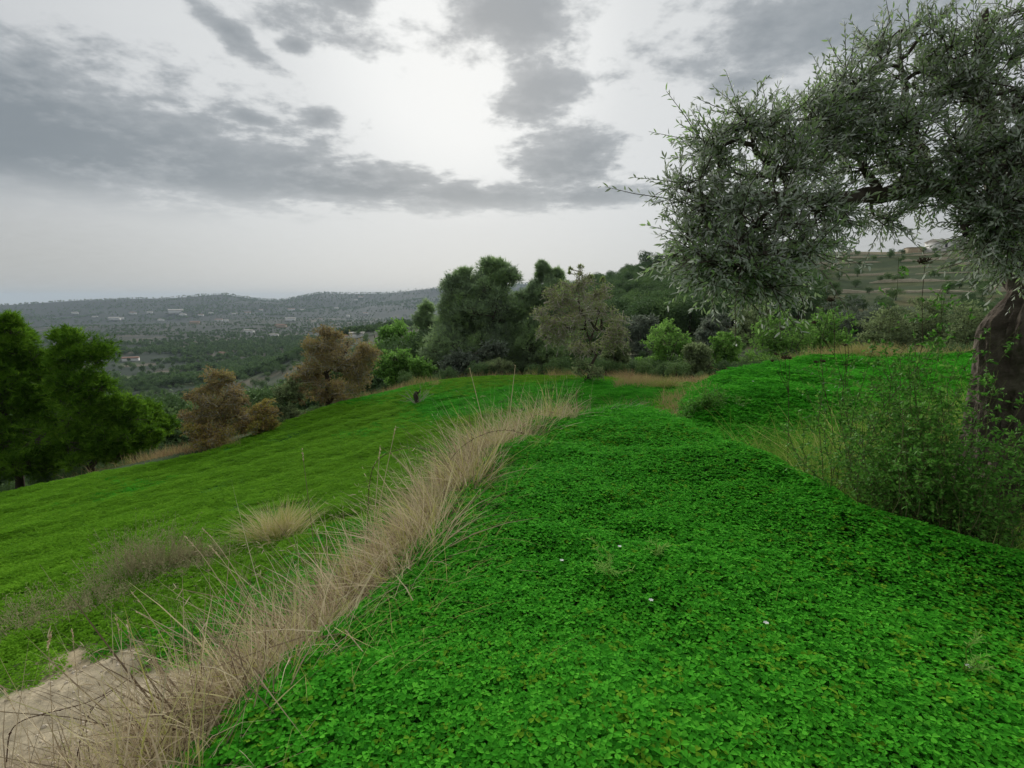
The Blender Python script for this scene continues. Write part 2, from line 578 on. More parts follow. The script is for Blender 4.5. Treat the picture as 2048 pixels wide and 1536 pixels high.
def z_field(x, y):
    n = len(FC)
    z = TW[n] + TW[n + 1] * x + TW[n + 2] * y
    for i in range(n):
        d2 = (x - FC[i, 0]) ** 2 + (y - FC[i, 1]) ** 2
        z = z + TW[i] * 0.5 * d2 * np.log(d2 + 1e-9)
    # rows of overgrown furrows
    a = x * 0.70 + y * 0.71; b = -x * .71 + y * .70
    wv = np.sin(b * 5.2 + 2.2 * fbm(x * .35, y * .35, 3) * 3 + .8 * np.sin(a * .6)) * 0.022
    return np.clip(z, -4.5, 0) + wv + (fbm(a * .45, b * 1.6, 5, 3) - .5) * 0.14 + (fbm(x * 2.5, y * 2.5, 9, 3) - .5) * .07


COLS = [  # azimuth, [(r, z)...]
    (-180, [(10, 1), (100, 14), (1000, 30), (5200, 20), (12000, -110)]),
    (-90, [(10, -2.6), (20, -3.8), (100, -12), (500, -40), (4200, -60), (5200, -100), (12000, -110)]),
    (-60, [(10, -2.6), (17, -3.6), (30, -6.5), (100, -19), (350, -44), (1000, -68), (2500, -84), (3200, -95), (4200, -80), (5200, -100), (12000, -110)]),
    (-45.6, [(10, -2.6), (17, -3.5), (30, -7), (60, -13), (150, -26), (350, -48), (500, -58), (1000, -68), (2500, -84), (3200, -72), (4200, -52), (5200, -100), (12000, -110)]),
    (-37.6, [(10, -2.2), (17, -3.2), (30, -7), (60, -14), (150, -29), (350, -51), (500, -59), (1000, -69), (2500, -82), (3200, -50), (4200, -8), (5200, -90), (12000, -110)]),
    (-27.6, [(10, -1.9), (18, -2.8), (30, -6.5), (60, -15), (110, -26), (220, -40), (350, -49), (500, -59), (1000, -69), (2500, -80), (3200, -40), (4200, 26), (5200, -90), (12000, -110)]),
    (-17.9, [(10, -1.6), (20, -2.2), (30, -5), (60, -12), (110, -19), (220, -24), (350, -22), (420, -26), (600, -54), (1000, -68), (2500, -78), (3200, -30), (4200, 34), (5200, -80), (12000, -110)]),
    (-9.2, [(10, -1.5), (22, -1.95), (30, -4), (60, -9), (110, -14), (200, -14), (300, -11.5), (400, -16), (800, -52), (2500, -74), (3200, -10), (4200, 66), (5200, -60), (12000, -110)]),
    (-1.4, [(10, -1.5), (22, -1.75), (30, -3.4), (60, -8), (110, -11), (200, -9), (300, -7), (500, -20), (1500, -60), (2500, -70), (4200, 70), (5200, -60), (12000, -110)]),
    (8.8, [(10, -1.4), (21, -1.6), (35, -3.4), (60, -6), (100, -4), (160, 2.5), (250, 9), (400, 6), (1000, -20), (2500, -40), (4200, 60), (12000, -110)]),
    (17, [(10, -1.1), (18, -1.5), (35, -3.2), (60, -4), (90, -1), (140, 6.5), (220, 14.5), (320, 13), (1000, -5), (4200, 20), (12000, -110)]),
    (25.3, [(10, -.5), (15, -1.2), (35, -2.8), (60, -2.8), (90, 0), (140, 8), (190, 15.5), (260, 17), (1000, 10), (4200, 20), (12000, -110)]),
    (34, [(10, -.2), (16, -.4), (30, -2.2), (50, -2.6), (80, -.5), (110, 3), (140, 7.6), (178, 14), (200, 15.2), (260, 15.5), (1000, 14), (4200, 20), (12000, -110)]),
    (42.8, [(10, -.1), (18, -.2), (30, -1.8), (50, -2.2), (80, -.3), (110, 3.4), (140, 8), (175, 14), (200, 15.6), (260, 16), (1000, 14), (4200, 20), (12000, -110)]),
    (60, [(10, 0), (18, .3), (30, -.6), (50, -1), (80, .8), (110, 4.4), (140, 8.5), (175, 14), (260, 17), (1000, 18), (4200, 20), (12000, -110)]),
    (90, [(10, .2), (50, 2), (175, 14), (1000, 24), (5200, 20), (12000, -110)]),
    (180, [(10, 1), (100, 14), (1000, 30), (5200, 20), (12000, -110)]),
]


def z_far(az, r):
    lr = np.log(np.maximum(r, 1e-3))
    azs = np.array([c[0] for c in COLS], float)
    Z = np.stack([np.interp(lr, np.log([p[0] for p in c[1]]), [p[1] for p in c[1]]) for c in COLS])

    def ev(a):
        a = np.clip(a, -180, 180)
        i = np.clip(np.searchsorted(azs, a) - 1, 0, len(azs) - 2)
        t = (a - azs[i]) / (azs[i + 1] - azs[i])
        t = t * .5 + t * t * (3 - 2 * t) * .5
        k = np.arange(len(a))
        return Z[i, k] * (1 - t) + Z[i + 1, k] * t
    return (ev(az) * 2 + ev(az - 2.5) + ev(az + 2.5)) / 4


SKYLINE = [(-300, 622), (40, 616), (150, 609), (200, 607), (260, 604), (330, 601), (400, 596), (450, 593), (490, 599), (520, 603), (560, 605), (590, 600), (640, 590), (700, 592), (760, 593), (810, 588), (860, 583), (1000, 572)]
SKY_AZ = [azel(*q)[0] for q in SKYLINE]
SKY_Z = [CAMZ + 4200 * math.tan(R(azel(q[0], q[1] - 6)[1])) for q in SKYLINE]


def height(x, y):
    x = np.asarray(x, float); y = np.asarray(y, float)
    sh = x.shape
    x = x.ravel(); y = y.ravel()
    r = np.hypot(x, y); az = np.degrees(np.arctan2(x, y))
    s = sdist(x, y, EDGE)
    dr = sdist(x, y, RIDGE)
    far_side = sstep(2.2, 5.5, x) * sstep(6, 9, y)
    wb = 1.15 + 1.6 * far_side
    t = sstep(0, 1, (s + wb) / (wb + .28))
    dip = -0.46 * sstep(-.15, .8, dr) * (1 - .9 * sstep(1.3, 4.2, dr)) * sstep(10.5, 7.5, y)
    zu = dip + .05 * np.exp(-(dr / .35) ** 2) + (fbm(x * .8 + .3 * y, y * .8, 21, 2) - .5) * .30 + (fbm(x * 3, y * 3, 25, 2) - .5) * .04
    zu = zu + .10 * np.exp(-(((x - 5.2) / 1.4) ** 2 + ((y - 8.2) / .9) ** 2)) - .12 * np.exp(-(((x - 5.0) / 2) ** 2 + ((y - 6.6) / .8) ** 2))
    zu = zu + .04 * sstep(6, 16, x) * x * .3
    zn = z_field(x, y) * (1 - t) + zu * t
    zn = zn + np.where((s < .2) & (s > -wb), (fbm(x * 2.2, y * 2.2, 33, 3) - .5) * .16, 0)
    zf = z_far(az, r)
    nz = (fbm(x / 60, y / 60, 41, 4) - .5) * np.clip(r / 90, 0, 1) * 7 * sstep(5000, 300, r) + (fbm(x / 520, y / 520, 45, 5) - .5) * 120 * sstep(900, 3600, r) * sstep(6000, 4600, r)
    ky = np.interp(az, SKY_AZ, SKY_Z)
    zf = zf + (ky - z_far(az, np.full_like(r, 4200.0))) * np.exp(-((r - 4200) / 650) ** 2) * ((az > -60) & (az < 6))
    nz = nz * (1 - .8 * np.exp(-((r - 4200) / 400) ** 2))
    w = sstep(16, 24, r)
    z = zn * (1 - w) + (zf + nz * sstep(25, 60, r)) * w
    return z.reshape(sh)


def hz(x, y):
    return float(height(np.array([x]), np.array([y]))[0])


def foot(px, py, t0=2.0, t1=6000.0):
    """where the sight line of a photo pixel first meets the ground"""
    d = pdir(px, py)
    t = np.geomspace(t0, t1, 900)
    zz = height(d[0] * t, d[1] * t)
    g = CAMZ + d[2] * t - zz
    k = np.argmax(g < 0)
    if g[k] >= 0:
        return None
    a = t[max(k - 1, 0)]; b = t[k]
    tt = np.linspace(a, b, 30)
    g = CAMZ + d[2] * tt - height(d[0] * tt, d[1] * tt)
    k = np.argmax(g < 0)
    return np.array([d[0] * tt[k], d[1] * tt[k], hz(d[0] * tt[k], d[1] * tt[k])]), tt[k]


def at_depth(px, t):
    """ground point under a photo column at depth t"""
    d = pdir(px, 700)
    return np.array([d[0] * t, d[1] * t, hz(d[0] * t, d[1] * t)])


# ------------------------------------------------------------------ ground sheet
rings = np.concatenate([np.geomspace(.25, 16, 150)[:-1], np.geomspace(16, 60, 60)[:-1], np.geomspace(60, 300, 75)[:-1], np.geomspace(300, 12000, 90)])
angs = np.concatenate([np.arange(-180, -64, 4.0), np.arange(-64, 64, .36), np.arange(64, 180, 4.0)])
AA, RR = np.meshgrid(np.radians(angs), rings)
GX, GY = RR * np.sin(AA), RR * np.cos(AA)
GZ = height(GX, GY)
na, nr = len(angs), len(rings)
i = np.arange(nr - 1)[:, None] * na; j = np.arange(na)[None, :]; k = (j + 1) % na
GF = np.stack([i + j, i + na + j, i + na + k, i + k], -1).reshape(-1, 4)
x, y = GX.ravel(), GY.ravel()
r = np.hypot(x, y); az = np.degrees(np.arctan2(x, y))
s = sdist(x, y, EDGE)


def lerp(a, b, t):
    return a * (1 - t[:, None]) + np.asarray(b) * t[:, None]


def field_edge(a):
    return np.interp(a, [-180, -70, -50, -45.6, -32, -21, -10, 0, 9, 20, 30, 40, 50], [14, 16, 18.4, 18.6, 17.0, 20.4, 22.5, 22.2, 21.5, 19.5, 17, 18, 18])


def dirt_mask(x, y):
    return sstep(.44, .72, np.exp(-(((x + 3.3) / 1.9) ** 2 + ((y - 2.7) / 1.3) ** 2)) + (fbm(x * 2.6, y * 2.6, 51, 4) - .5) * 1.0)


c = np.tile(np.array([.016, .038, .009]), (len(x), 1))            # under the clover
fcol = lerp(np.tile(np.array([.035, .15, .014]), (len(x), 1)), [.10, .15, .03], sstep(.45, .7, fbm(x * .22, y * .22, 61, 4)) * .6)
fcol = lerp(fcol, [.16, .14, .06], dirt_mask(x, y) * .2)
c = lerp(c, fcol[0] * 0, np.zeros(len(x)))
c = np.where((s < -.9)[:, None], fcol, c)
bk = sstep(-1.5, -1.0, s) * sstep(.15, -.15, s) * sstep(11, 8, y)
c = lerp(c, [.10, .075, .045], bk * .9)
dm = dirt_mask(x, y) * sstep(-.75, -1.15, s + (fbm(x * 3, y * 3, 57, 3) - .5) * .6) * .9
c = lerp(c, [.46, .385, .27], dm)
c = lerp(c, [.27, .21, .13], sstep(.5, .62, fbm(x * 3, y * 3, 53, 3)) * dm * .7)
gar = sstep(-.6, .8, r - field_edge(az))
gcol = lerp(np.tile(np.array([.05, .075, .028]), (len(x), 1)), [.14, .125, .055], sstep(.5, .7, fbm(x / 5, y / 5, 71, 4)) * .7)
c = lerp(c, gcol[0] * 0, np.zeros(len(x))) * (1 - gar[:, None]) + gcol * gar[:, None]
# terraced slope on the right
ter = sstep(28, 33, az) * sstep(90, 110, r) * sstep(260, 230, r)
tcol = lerp(np.tile(np.array([.038, .062, .022]), (len(x), 1)), [.078, .095, .038], sstep(.42, .62, fbm(x / 10, y / 4, 77, 4)))
c = c * (1 - ter[:, None]) + tcol * ter[:, None]
top = sstep(27, 31, az) * sstep(176, 186, r) * sstep(320, 250, r)
c = lerp(c, [.24, .20, .12], top * .7)
# valley floor: small fields, scrub and orchards
val = sstep(160, 420, r) * sstep(20, 5, az)
v1 = fbm(x / 130, y / 60, 81, 3); v2 = vnoise(x / 75, y / 42, 87); v3 = fbm(x / 300, y / 260, 91, 3)
vcol = np.tile(np.array([.018, .034, .019]), (len(x), 1))
vcol = lerp(vcol, [.042, .046, .028], sstep(.52, .6, v2) * sstep(.4, .55, v3))
vcol = lerp(vcol, [.09, .12, .045], sstep(.60, .66, v1) * sstep(1500, 700, r))
vcol = lerp(vcol, [.15, .125, .09], sstep(.78, .82, vnoise(x / 60 + 9, y / 34, 95)) * .8)
vcol = lerp(vcol, [.030, .036, .030], sstep(900, 1300, r) * sstep(2400, 1900, r) * .55)
vcol = lerp(vcol, [.016, .026, .020], sstep(2200, 2700, r) * .95)
c = c * (1 - val[:, None]) + vcol * val[:, None]
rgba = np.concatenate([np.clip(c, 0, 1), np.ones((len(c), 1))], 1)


def ground_mat():
    mt = bpy.data.materials.new("ground")
    mt.use_nodes = True
    t = mt.node_tree
    pb = t.nodes["Principled BSDF"]
    a = t.nodes.new("ShaderNodeAttribute"); a.attribute_name = "Col"
    tcn = t.nodes.new("ShaderNodeTexCoord")
    n1 = t.nodes.new("ShaderNodeTexNoise"); n1.inputs["Scale"].default_value = 9; n1.inputs["Detail"].default_value = 8; n1.inputs["Roughness"].default_value = .7
    n2 = t.nodes.new("ShaderNodeTexNoise"); n2.inputs["Scale"].default_value = .6; n2.inputs["Detail"].default_value = 6
    for n in (n1, n2): t.links.new(tcn.outputs["Object"], n.inputs["Vector"])
    mr = t.nodes.new("ShaderNodeMapRange"); mr.inputs[1].default_value = .3; mr.inputs[2].default_value = .7; mr.inputs[3].default_value = .55; mr.inputs[4].default_value = 1.45
    t.links.new(n1.outputs["Fac"], mr.inputs[0])
    mr2 = t.nodes.new("ShaderNodeMapRange"); mr2.inputs[1].default_value = .3; mr2.inputs[2].default_value = .7; mr2.inputs[3].default_value = .75; mr2.inputs[4].default_value = 1.25
    t.links.new(n2.outputs["Fac"], mr2.inputs[0])
    mm = t.nodes.new("ShaderNodeMath"); mm.operation = "MULTIPLY"
    t.links.new(mr.outputs[0], mm.inputs[0]); t.links.new(mr2.outputs[0], mm.inputs[1])
    sc_ = t.nodes.new("ShaderNodeVectorMath"); sc_.operation = "SCALE"
    t.links.new(a.outputs["Color"], sc_.inputs[0]); t.links.new(mm.outputs[0], sc_.inputs[3])
    t.links.new(sc_.outputs[0], pb.inputs["Base Color"])
    pb.inputs["Roughness"].default_value = .95
    pb.inputs["Specular IOR Level"].default_value = .1
    bp = t.nodes.new("ShaderNodeBump"); bp.inputs["Strength"].default_value = .5; bp.inputs["Distance"].default_value = .03
    t.links.new(n1.outputs["Fac"], bp.inputs["Height"]); t.links.new(bp.outputs[0], pb.inputs["Normal"])
    return mt


M["ground"] = ground_mat()
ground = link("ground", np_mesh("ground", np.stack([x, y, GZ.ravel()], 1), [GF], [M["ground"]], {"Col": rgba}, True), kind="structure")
ground["label"] = "rolling ground from the grassy terrace down into the valley"


# ------------------------------------------------------------------ scattering with geometry nodes (ground cover, far woods)
def scatter(name, sources, pos, rot, scl, idx, label, cat):
    col = bpy.data.collections.new(name + "_sources")
    for q in range(len(sources)):
        o = bpy.data.objects.new("%s_source_%02d" % (name, q), sources[q])
        col.objects.link(o)
    me = bpy.data.meshes.new(name)
    me.vertices.add(len(pos))
    me.vertices.foreach_set("co", np.asarray(pos, np.float32).ravel())
    a = me.attributes.new("rot", "FLOAT_VECTOR", "POINT"); a.data.foreach_set("vector", np.asarray(rot, np.float32).ravel())
    a = me.attributes.new("scl", "FLOAT", "POINT"); a.data.foreach_set("value", np.asarray(scl, np.float32))
    a = me.attributes.new("idx", "INT", "POINT"); a.data.foreach_set("value", np.asarray(idx, np.int32))
    o = link(name, me, None, label, cat, None, "stuff")
    g = bpy.data.node_groups.new(name + "_nodes", "GeometryNodeTree")
    g.interface.new_socket("Geometry", in_out="INPUT", socket_type="NodeSocketGeometry")
    g.interface.new_socket("Geometry", in_out="OUTPUT", socket_type="NodeSocketGeometry")
    gi = g.nodes.new("NodeGroupInput"); go = g.nodes.new("NodeGroupOutput")
    ip = g.nodes.new("GeometryNodeInstanceOnPoints")
    ci = g.nodes.new("GeometryNodeCollectionInfo")
    ci.inputs["Collection"].default_value = col
    ci.inputs["Separate Children"].default_value = True
    ci.inputs["Reset Children"].default_value = True

    def na_(nm, ty):
        n = g.nodes.new("GeometryNodeInputNamedAttribute"); n.data_type = ty; n.inputs["Name"].default_value = nm
        return n.outputs[0]
    er = g.nodes.new("FunctionNodeEulerToRotation")
    g.links.new(na_("rot", "FLOAT_VECTOR"), er.inputs[0])
    g.links.new(gi.outputs[0], ip.inputs["Points"])
    g.links.new(ci.outputs[0], ip.inputs["Instance"])
    ip.inputs["Pick Instance"].default_value = True
    g.links.new(na_("idx", "INT"), ip.inputs["Instance Index"])
    g.links.new(er.outputs[0], ip.inputs["Rotation"])
    g.links.new(na_("scl", "FLOAT"), ip.inputs["Scale"])
    g.links.new(ip.outputs[0], go.inputs[0])
    md = o.modifiers.new("scatter", "NODES")
    md.node_group = g
    return o


LEAFLET = np.array([[0, 0, 0], [-.30, .42, .07], [-.36, .82, .05], [-.14, 1.0, .0], [0, .84, -.06], [.14, 1.0, .0], [.36, .82, .05], [.30, .42, .07]])


def clover_leaf(acc, c0, rz, tilt, size, rg, stem=True, n=3):
    ct, st = math.cos(tilt), math.sin(tilt)
    td = rg.uniform(0, 6.28)
    for q in range(n):
        a = rz + q * 2 * math.pi / n + rg.normal(0, .12)
        V = LEAFLET.copy() * size * .52 * rg.uniform(.85, 1.1)
        V[:, 2] -= (V[:, 1] ** 2) * rg.uniform(2, 9)
        ca, sa = math.cos(a), math.sin(a)
        W = np.stack([V[:, 0] * ca - V[:, 1] * sa, V[:, 0] * sa + V[:, 1] * ca, V[:, 2]], 1)
        h_ = W[:, 0] * math.cos(td) + W[:, 1] * math.sin(td)
        W[:, 2] += h_ * math.tan(tilt)
        acc.add(W + c0, np.array([[0, 1, 2, 3], [0, 3, 4, 4], [0, 4, 5, 5], [0, 5, 6, 7]])[[0, 3]], rg.uniform(0, 1), 0)
        acc.add(W + c0, np.array([[0, 3, 4], [0, 4, 5]]), rg.uniform(0, 1), 0)
    if stem:
        tube(acc, [np.array(c0) + [rg.normal(0, .01), rg.normal(0, .01), -.09], c0], [.0011, .0009], 3, .5, 1)


clover_src = []
for q in range(7):
    a = Acc(); rg = np.random.default_rng(100 + q)
    clover_leaf(a, (0, 0, 0), 0, rg.uniform(0, .3), .042, rg)
    clover_src.append(a.mesh("clover_leaf", [M["clover"], M["clover_stem"]]))
for q in range(7):
    me = clover_src[q].copy(); me.materials[0] = M["clover_olive"]; clover_src.append(me)
patch_src = []
for q in range(5):
    a = Acc(); rg = np.random.default_rng(200 + q)
    for w in range(64):
        rad = .2 * math.sqrt(rg.random()); th = rg.uniform(0, 6.28)
        clover_leaf(a, (rad * math.cos(th), rad * math.sin(th), .05 + .03 * rg.random() - rad * rad * .6), rg.uniform(0, 6.28), rg.uniform(0, .5), rg.uniform(.034, .052), rg, False)
    patch_src.append(a.mesh("clover_patch", [M["clover"]]))
for q in range(5):
    me = patch_src[q].copy(); me.materials.clear(); me.materials.append(M["clover_olive"]); patch_src.append(me)


def in_view(x, y, z, mx=260, my=200):
    dz_ = z - CAMZ
    f = y * CP - dz_ * SP
    dn = -(dz_ * CP + y * SP)
    px = 1024 + 1024 * x / np.maximum(f, .05)
    py = 768 + 1024 * dn / np.maximum(f, .05)
    return (f > .15) & (px > -mx) & (px < 2048 + mx) & (py < 1536 + my)


def clover_cover(x, y):
    s = sdist(x, y, EDGE)
    n = (fbm(x * 1.6, y * 1.6, 111, 4) - .5)
    e = s + n * .55
    return e, s


# near: single leaves on the terrace
N = 360000
rg = np.random.default_rng(11)
cx = rg.uniform(-1.8, 4.6, N); cyy = rg.uniform(.75, 7.0, N)
cz = height(cx, cyy)
e, s = clover_cover(cx, cyy)
keep = in_view(cx, cyy, cz) & (e > -.02) & (np.hypot(cx, cyy) < 6.2)
dens = np.clip(1.15 - .10 * np.hypot(cx, cyy), .55, 1) * (1 - .75 * sstep(.35, .05, e))
tr_d = np.hypot(cx - 3.95, cyy - 3.75)
dens *= np.where(tr_d < .5, 0, 1)
keep &= rg.random(N) < dens
cx, cyy, cz = cx[keep], cyy[keep], cz[keep]
n = len(cx)
hh = .03 + .055 * rg.random(n) ** .8 + .05 * (fbm(cx * 5, cyy * 5, 121, 2) - .3)
rot = np.stack([rg.normal(.05, .14, n), rg.normal(0, .14, n), rg.uniform(0, 6.28, n)], 1)
scatter("clover", clover_src, np.stack([cx, cyy, cz + hh], 1), rot, rg.uniform(.7, 1.2, n) * (.75 + .55 * fbm(cx * 1.7, cyy * 1.7, 141, 2)), rg.integers(0, 7, n) + 7 * (rg.random(n) < .03 + .14 * sstep(.55, .75, fbm(cx * 1.1, cyy * 1.1, 145, 3))),
        "dense bright green clover carpet on the near terrace", "clover")
print("near clover", n)
# farther: patches on the second rise and the lower field
N = 210000
cx = rg.uniform(-20, 14, N); cyy = rg.uniform(1.2, 24, N)
cz = height(cx, cyy)
e, s = clover_cover(cx, cyy)
rr = np.hypot(cx, cyy)
up = (s > -1.0 * sstep(2.2, 4.5, cx)) & (e > -.05 - 1.2 * sstep(2.2, 4.5, cx)) & (rr > 5.7) & (cyy < 14.2 + .4 * (cx - 9.5)) & (rg.random(N) < .6)
upper = up & in_view(cx, cyy, cz) & ~((cx > 9) & (cyy < 6))
n = int(upper.sum())
rot = np.stack([rg.normal(0, .12, n), rg.normal(0, .12, n), rg.uniform(0, 6.28, n)], 1)
scatter("clover", patch_src, np.stack([cx, cyy, cz - .01], 1)[upper], rot, rg.uniform(.7, 1.25, n), rg.integers(0, 5, n),
        "clover covering the second rise beyond the dip", "clover")
print("patch upper", n)
field_far = field_edge(np.degrees(np.arctan2(cx, cyy)))
low = (s < -1.05 - .5 * fbm(cx, cyy, 131, 3)) & (rr < field_far) & in_view(cx, cyy, cz)
low &= rg.random(N) > dirt_mask(cx, cyy) * 1.2
low &= rg.random(N) < .42 + .5 * sstep(.35, .6, fbm(cx * .5, cyy * .5, 135, 3))
n = int(low.sum())
rot = np.stack([rg.normal(0, .12, n), rg.normal(0, .12, n), rg.uniform(0, 6.28, n)], 1)
scatter("clover", patch_src, np.stack([cx, cyy, cz - .02], 1)[low], rot, rg.uniform(.45, .95, n), rg.integers(0, 5, n) + 5 * (rg.random(n) < sstep(.36, .64, fbm(cx[low] * .18 + 3, cyy[low] * .18, 61, 3) + .03 * np.clip(-cx[low] - 2, 0, 12))),
        "low green clover over the lower field", "clover")
print("patch field", n)
#--PART2--


# ------------------------------------------------------------------ trees
def envelope_lobes(env, t, rg):
    """pixel envelopes (cx, cy, rx, ry, lobes, lobe_px) at depth t -> world lobes (centre, radii)"""
    out = []
    for cx, cy_, rx, ry, nl, lp in env:
        c0 = P(cx, cy_, t)
        k = t / 1024.0
        for q in range(nl):
            d = unit(rg.normal(0, 1, 3)) * rg.random() ** .4
            c1 = c0 + d * np.array([max(rx - lp * .6, lp * .3), max(rx - lp * .6, lp * .3) * .9, max(ry - lp * .6, lp * .3)]) * k
            sz = lp * k * rg.uniform(.75, 1.25)
            out.append((c1, np.array([sz, sz, sz * rg.uniform(.65, .95)])))
    return out


def grow(name, label, cat, base, trunk_top, r_trunk, lobes, leaf, bark, leafmat, seed, twigs=14, per=10, lsize=(.05, .02), group=None, limb_r=.3,
         up=.35, twigmat=None, twig_r=.006, stems=1, crown="crown", droop=0.0, max_limbs=10, tw_in=.25, jit=.05):
    rg = np.random.default_rng(seed)
    base = np.asarray(base, float)
    root = empty(name, base, label, cat, group)
    top = np.asarray(trunk_top, float)
    # trunk(s)
    tr = Acc()
    tpts = []
    for q in range(stems):
        b0 = base + (rg.normal(0, r_trunk * 1.2, 3) * [1, 1, 0] if stems > 1 else 0)
        t0 = top + (rg.normal(0, .35 * np.linalg.norm(top - base), 3) * [1, 1, .3] if stems > 1 else 0)
        pts = bez(b0 - [0, 0, .15], t0, 8, 0, rg, .03)
        rad = np.linspace(r_trunk, r_trunk * .55, 8); rad[0] *= 1.5; rad[1] *= 1.12
        tube(tr, pts, rad / math.sqrt(stems), 8, .5, 0, .25, rg)
        tpts.append(pts)
    TP = np.concatenate([p[2:] for p in tpts])
    link("trunk" if stems == 1 else "stems", tr.mesh("trunk", [bark], True, base), root)
    # limbs to the biggest lobes, each its own mesh; the rest hang on the limbs
    order = sorted(range(len(lobes)), key=lambda q: -np.prod(lobes[q][1]))
    nodes = list(TP)
    tw = Acc(); lf = Acc()
    for qn, q in enumerate(order):
        c0, rd = lobes[q]
        ND = np.array(nodes)
        dd = np.linalg.norm(ND - c0, axis=1) + np.maximum(0, ND[:, 2] - c0[2]) * 1.5
        s0 = ND[np.argmin(dd)]
        pts = bez(s0, c0, 6, -.06, rg, .035)
        L = np.linalg.norm(c0 - s0)
        if qn < max_limbs:
            lb = Acc()
            tube(lb, pts, np.linspace(r_trunk * limb_r * 1.25, r_trunk * limb_r * .5, 6), 6, .5, 0, .2, rg)
            link("branch", lb.mesh("branch", [bark], True, base), root)
        else:
            tube(tw, pts, np.linspace(r_trunk * limb_r * .5, r_trunk * limb_r * .22, 6), 4, .4)
        nodes.extend(pts[2:])
        # twigs in the lobe
        nt = max(3, int(twigs * rg.uniform(.8, 1.2)))
        D = unit(rg.normal(0, 1, (nt, 3)) + np.array([0, 0, up - droop]))
        S0 = c0 + rg.normal(0, tw_in, (nt, 3)) * rd
        S1 = c0 + D * rd * rg.uniform(.7, 1.12, (nt, 1))
        S1[:, 2] -= droop * .3 * rd[2]
        tubes3(tw, S0, S1, twig_r * 1.3, twig_r * .5, rg.uniform(0, 1, nt))
        lobe_rnd = rg.uniform(.25, .75)
        kk = per
        tt = rg.uniform(.55 if leaf == 'tuft' else .25, 1.05, (nt, kk))
        pos = (S0[:, None] * (1 - tt[..., None]) + S1[:, None] * tt[..., None]).reshape(-1, 3) + rg.normal(0, jit, (nt * kk, 3)) * rd
        ax = np.repeat(unit(S1 - S0), kk, 0)
        rn = np.clip(lobe_rnd + rg.normal(0, .18, nt * kk), 0, 1)
        if leaf == "tuft":
            tufts(lf, pos, ax + [0, 0, .35], rg.uniform(.7, 1.2, len(pos)) * lsize[0], lsize[1], rn, rg, 5, .6)
        else:
            axl = ax + rg.normal(0, .75, ax.shape)
            leaves(lf, pos, axl, rg.normal(0, 1, ax.shape) + [0, 0, 1.2], rg.uniform(.65, 1.25, len(pos)) * lsize[0], rg.uniform(.7, 1.2, len(pos)) * lsize[1], rn, {"lens": LENS, "dia": DIA, "oval": OVAL}[leaf])
    link("twigs", tw.mesh("twigs", [twigmat or M["twig"]], False, base), root, kind="stuff")
    link(crown, lf.mesh(crown, [leafmat], False, base), root, kind="stuff")
    return root


def tree_px(name, label, cat, fpx, t, top_px, r_trunk, env, leaf, leafmat, seed, **kw):
    base = at_depth(fpx, t)
    rg = np.random.default_rng(seed + 5000)
    if kw.pop("skirt", True) and kw.get("stems", 1) > 1:
        pc = base - [0, 0, CAMZ]
        fy = 768 + 1024 * (-(pc[2] * CP + pc[1] * SP)) / (pc[1] * CP - pc[2] * SP)
        cx0 = np.mean([q[0] for q in env]); lo = max(q[1] + q[3] for q in env); wx = max(q[2] for q in env)
        if fy - lo > 4:
            env = env + [(cx0, (fy + lo) / 2 - (fy - lo) * .1, wx * .95, (fy - lo) * .62 + 4, 10, wx * .30), (cx0, lo, wx, (fy - lo) * .5 + 4, 6, wx * .28)]
    lobes = envelope_lobes(env, t, rg)
    bark = kw.pop("bark", M["bark"])
    return grow(name, label, cat, base, P(top_px[0], top_px[1], t), r_trunk, lobes, leaf, bark, leafmat, seed, **kw)


# pines at the left edge of the lower field
PB = dict(twigs=16, per=10, lsize=(.20, .015), up=.6, limb_r=.35, twig_r=.008, jit=.16)
tree_px("pine_tree", "tall bright green pine cut by the left picture edge", "pine tree", 0, 17, (5, 780), .13,
        [(12, 650, 24, 50, 6, 16), (-10, 720, 75, 60, 16, 36), (10, 800, 95, 70, 22, 42), (-10, 880, 110, 60, 20, 40), (40, 915, 80, 34, 14, 28), (-20, 935, 80, 30, 10, 26), (30, 690, 30, 40, 6, 18)], "tuft", M["pine_bright"], 1, **PB)
tree_px("pine_tree", "bushy green pine with pointed top beside the tall leftmost pine", "pine tree", 75, 17.6, (70, 790), .11,
        [(52, 668, 20, 34, 5, 16), (60, 730, 46, 50, 10, 28), (75, 800, 66, 70, 18, 32), (80, 880, 80, 60, 18, 34), (100, 925, 70, 22, 10, 22)], "tuft", M["pine_bright"], 2, **PB)
tree_px("pine_tree", "rounded green pine, second crown from the left, brown field behind its top", "pine tree", 165, 17, (165, 800), .12,
        [(135, 680, 30, 26, 5, 20), (170, 712, 52, 46, 12, 30), (165, 790, 72, 66, 24, 30), (150, 870, 88, 55, 22, 32), (190, 912, 70, 20, 10, 20)], "tuft", M["pine_bright"], 3, **PB)
tree_px("pine_tree", "low spreading green pine at the field edge, right end of the pine row", "pine tree", 250, 17.5, (245, 860), .09,
        [(240, 830, 48, 46, 12, 28), (232, 880, 72, 34, 18, 26), (300, 878, 28, 22, 6, 16), (250, 902, 60, 14, 8, 16)], "tuft", M["pine_bright"], 4, **PB)
tree_px("pine_tree", "small dark green pine below the field edge beside the rusty almond", "pine tree", 300, 24, (300, 840), .1,
        [(290, 822, 30, 22, 8, 18), (315, 850, 36, 24, 10, 20)], "tuft", M["pine_bright"], 5, **PB)
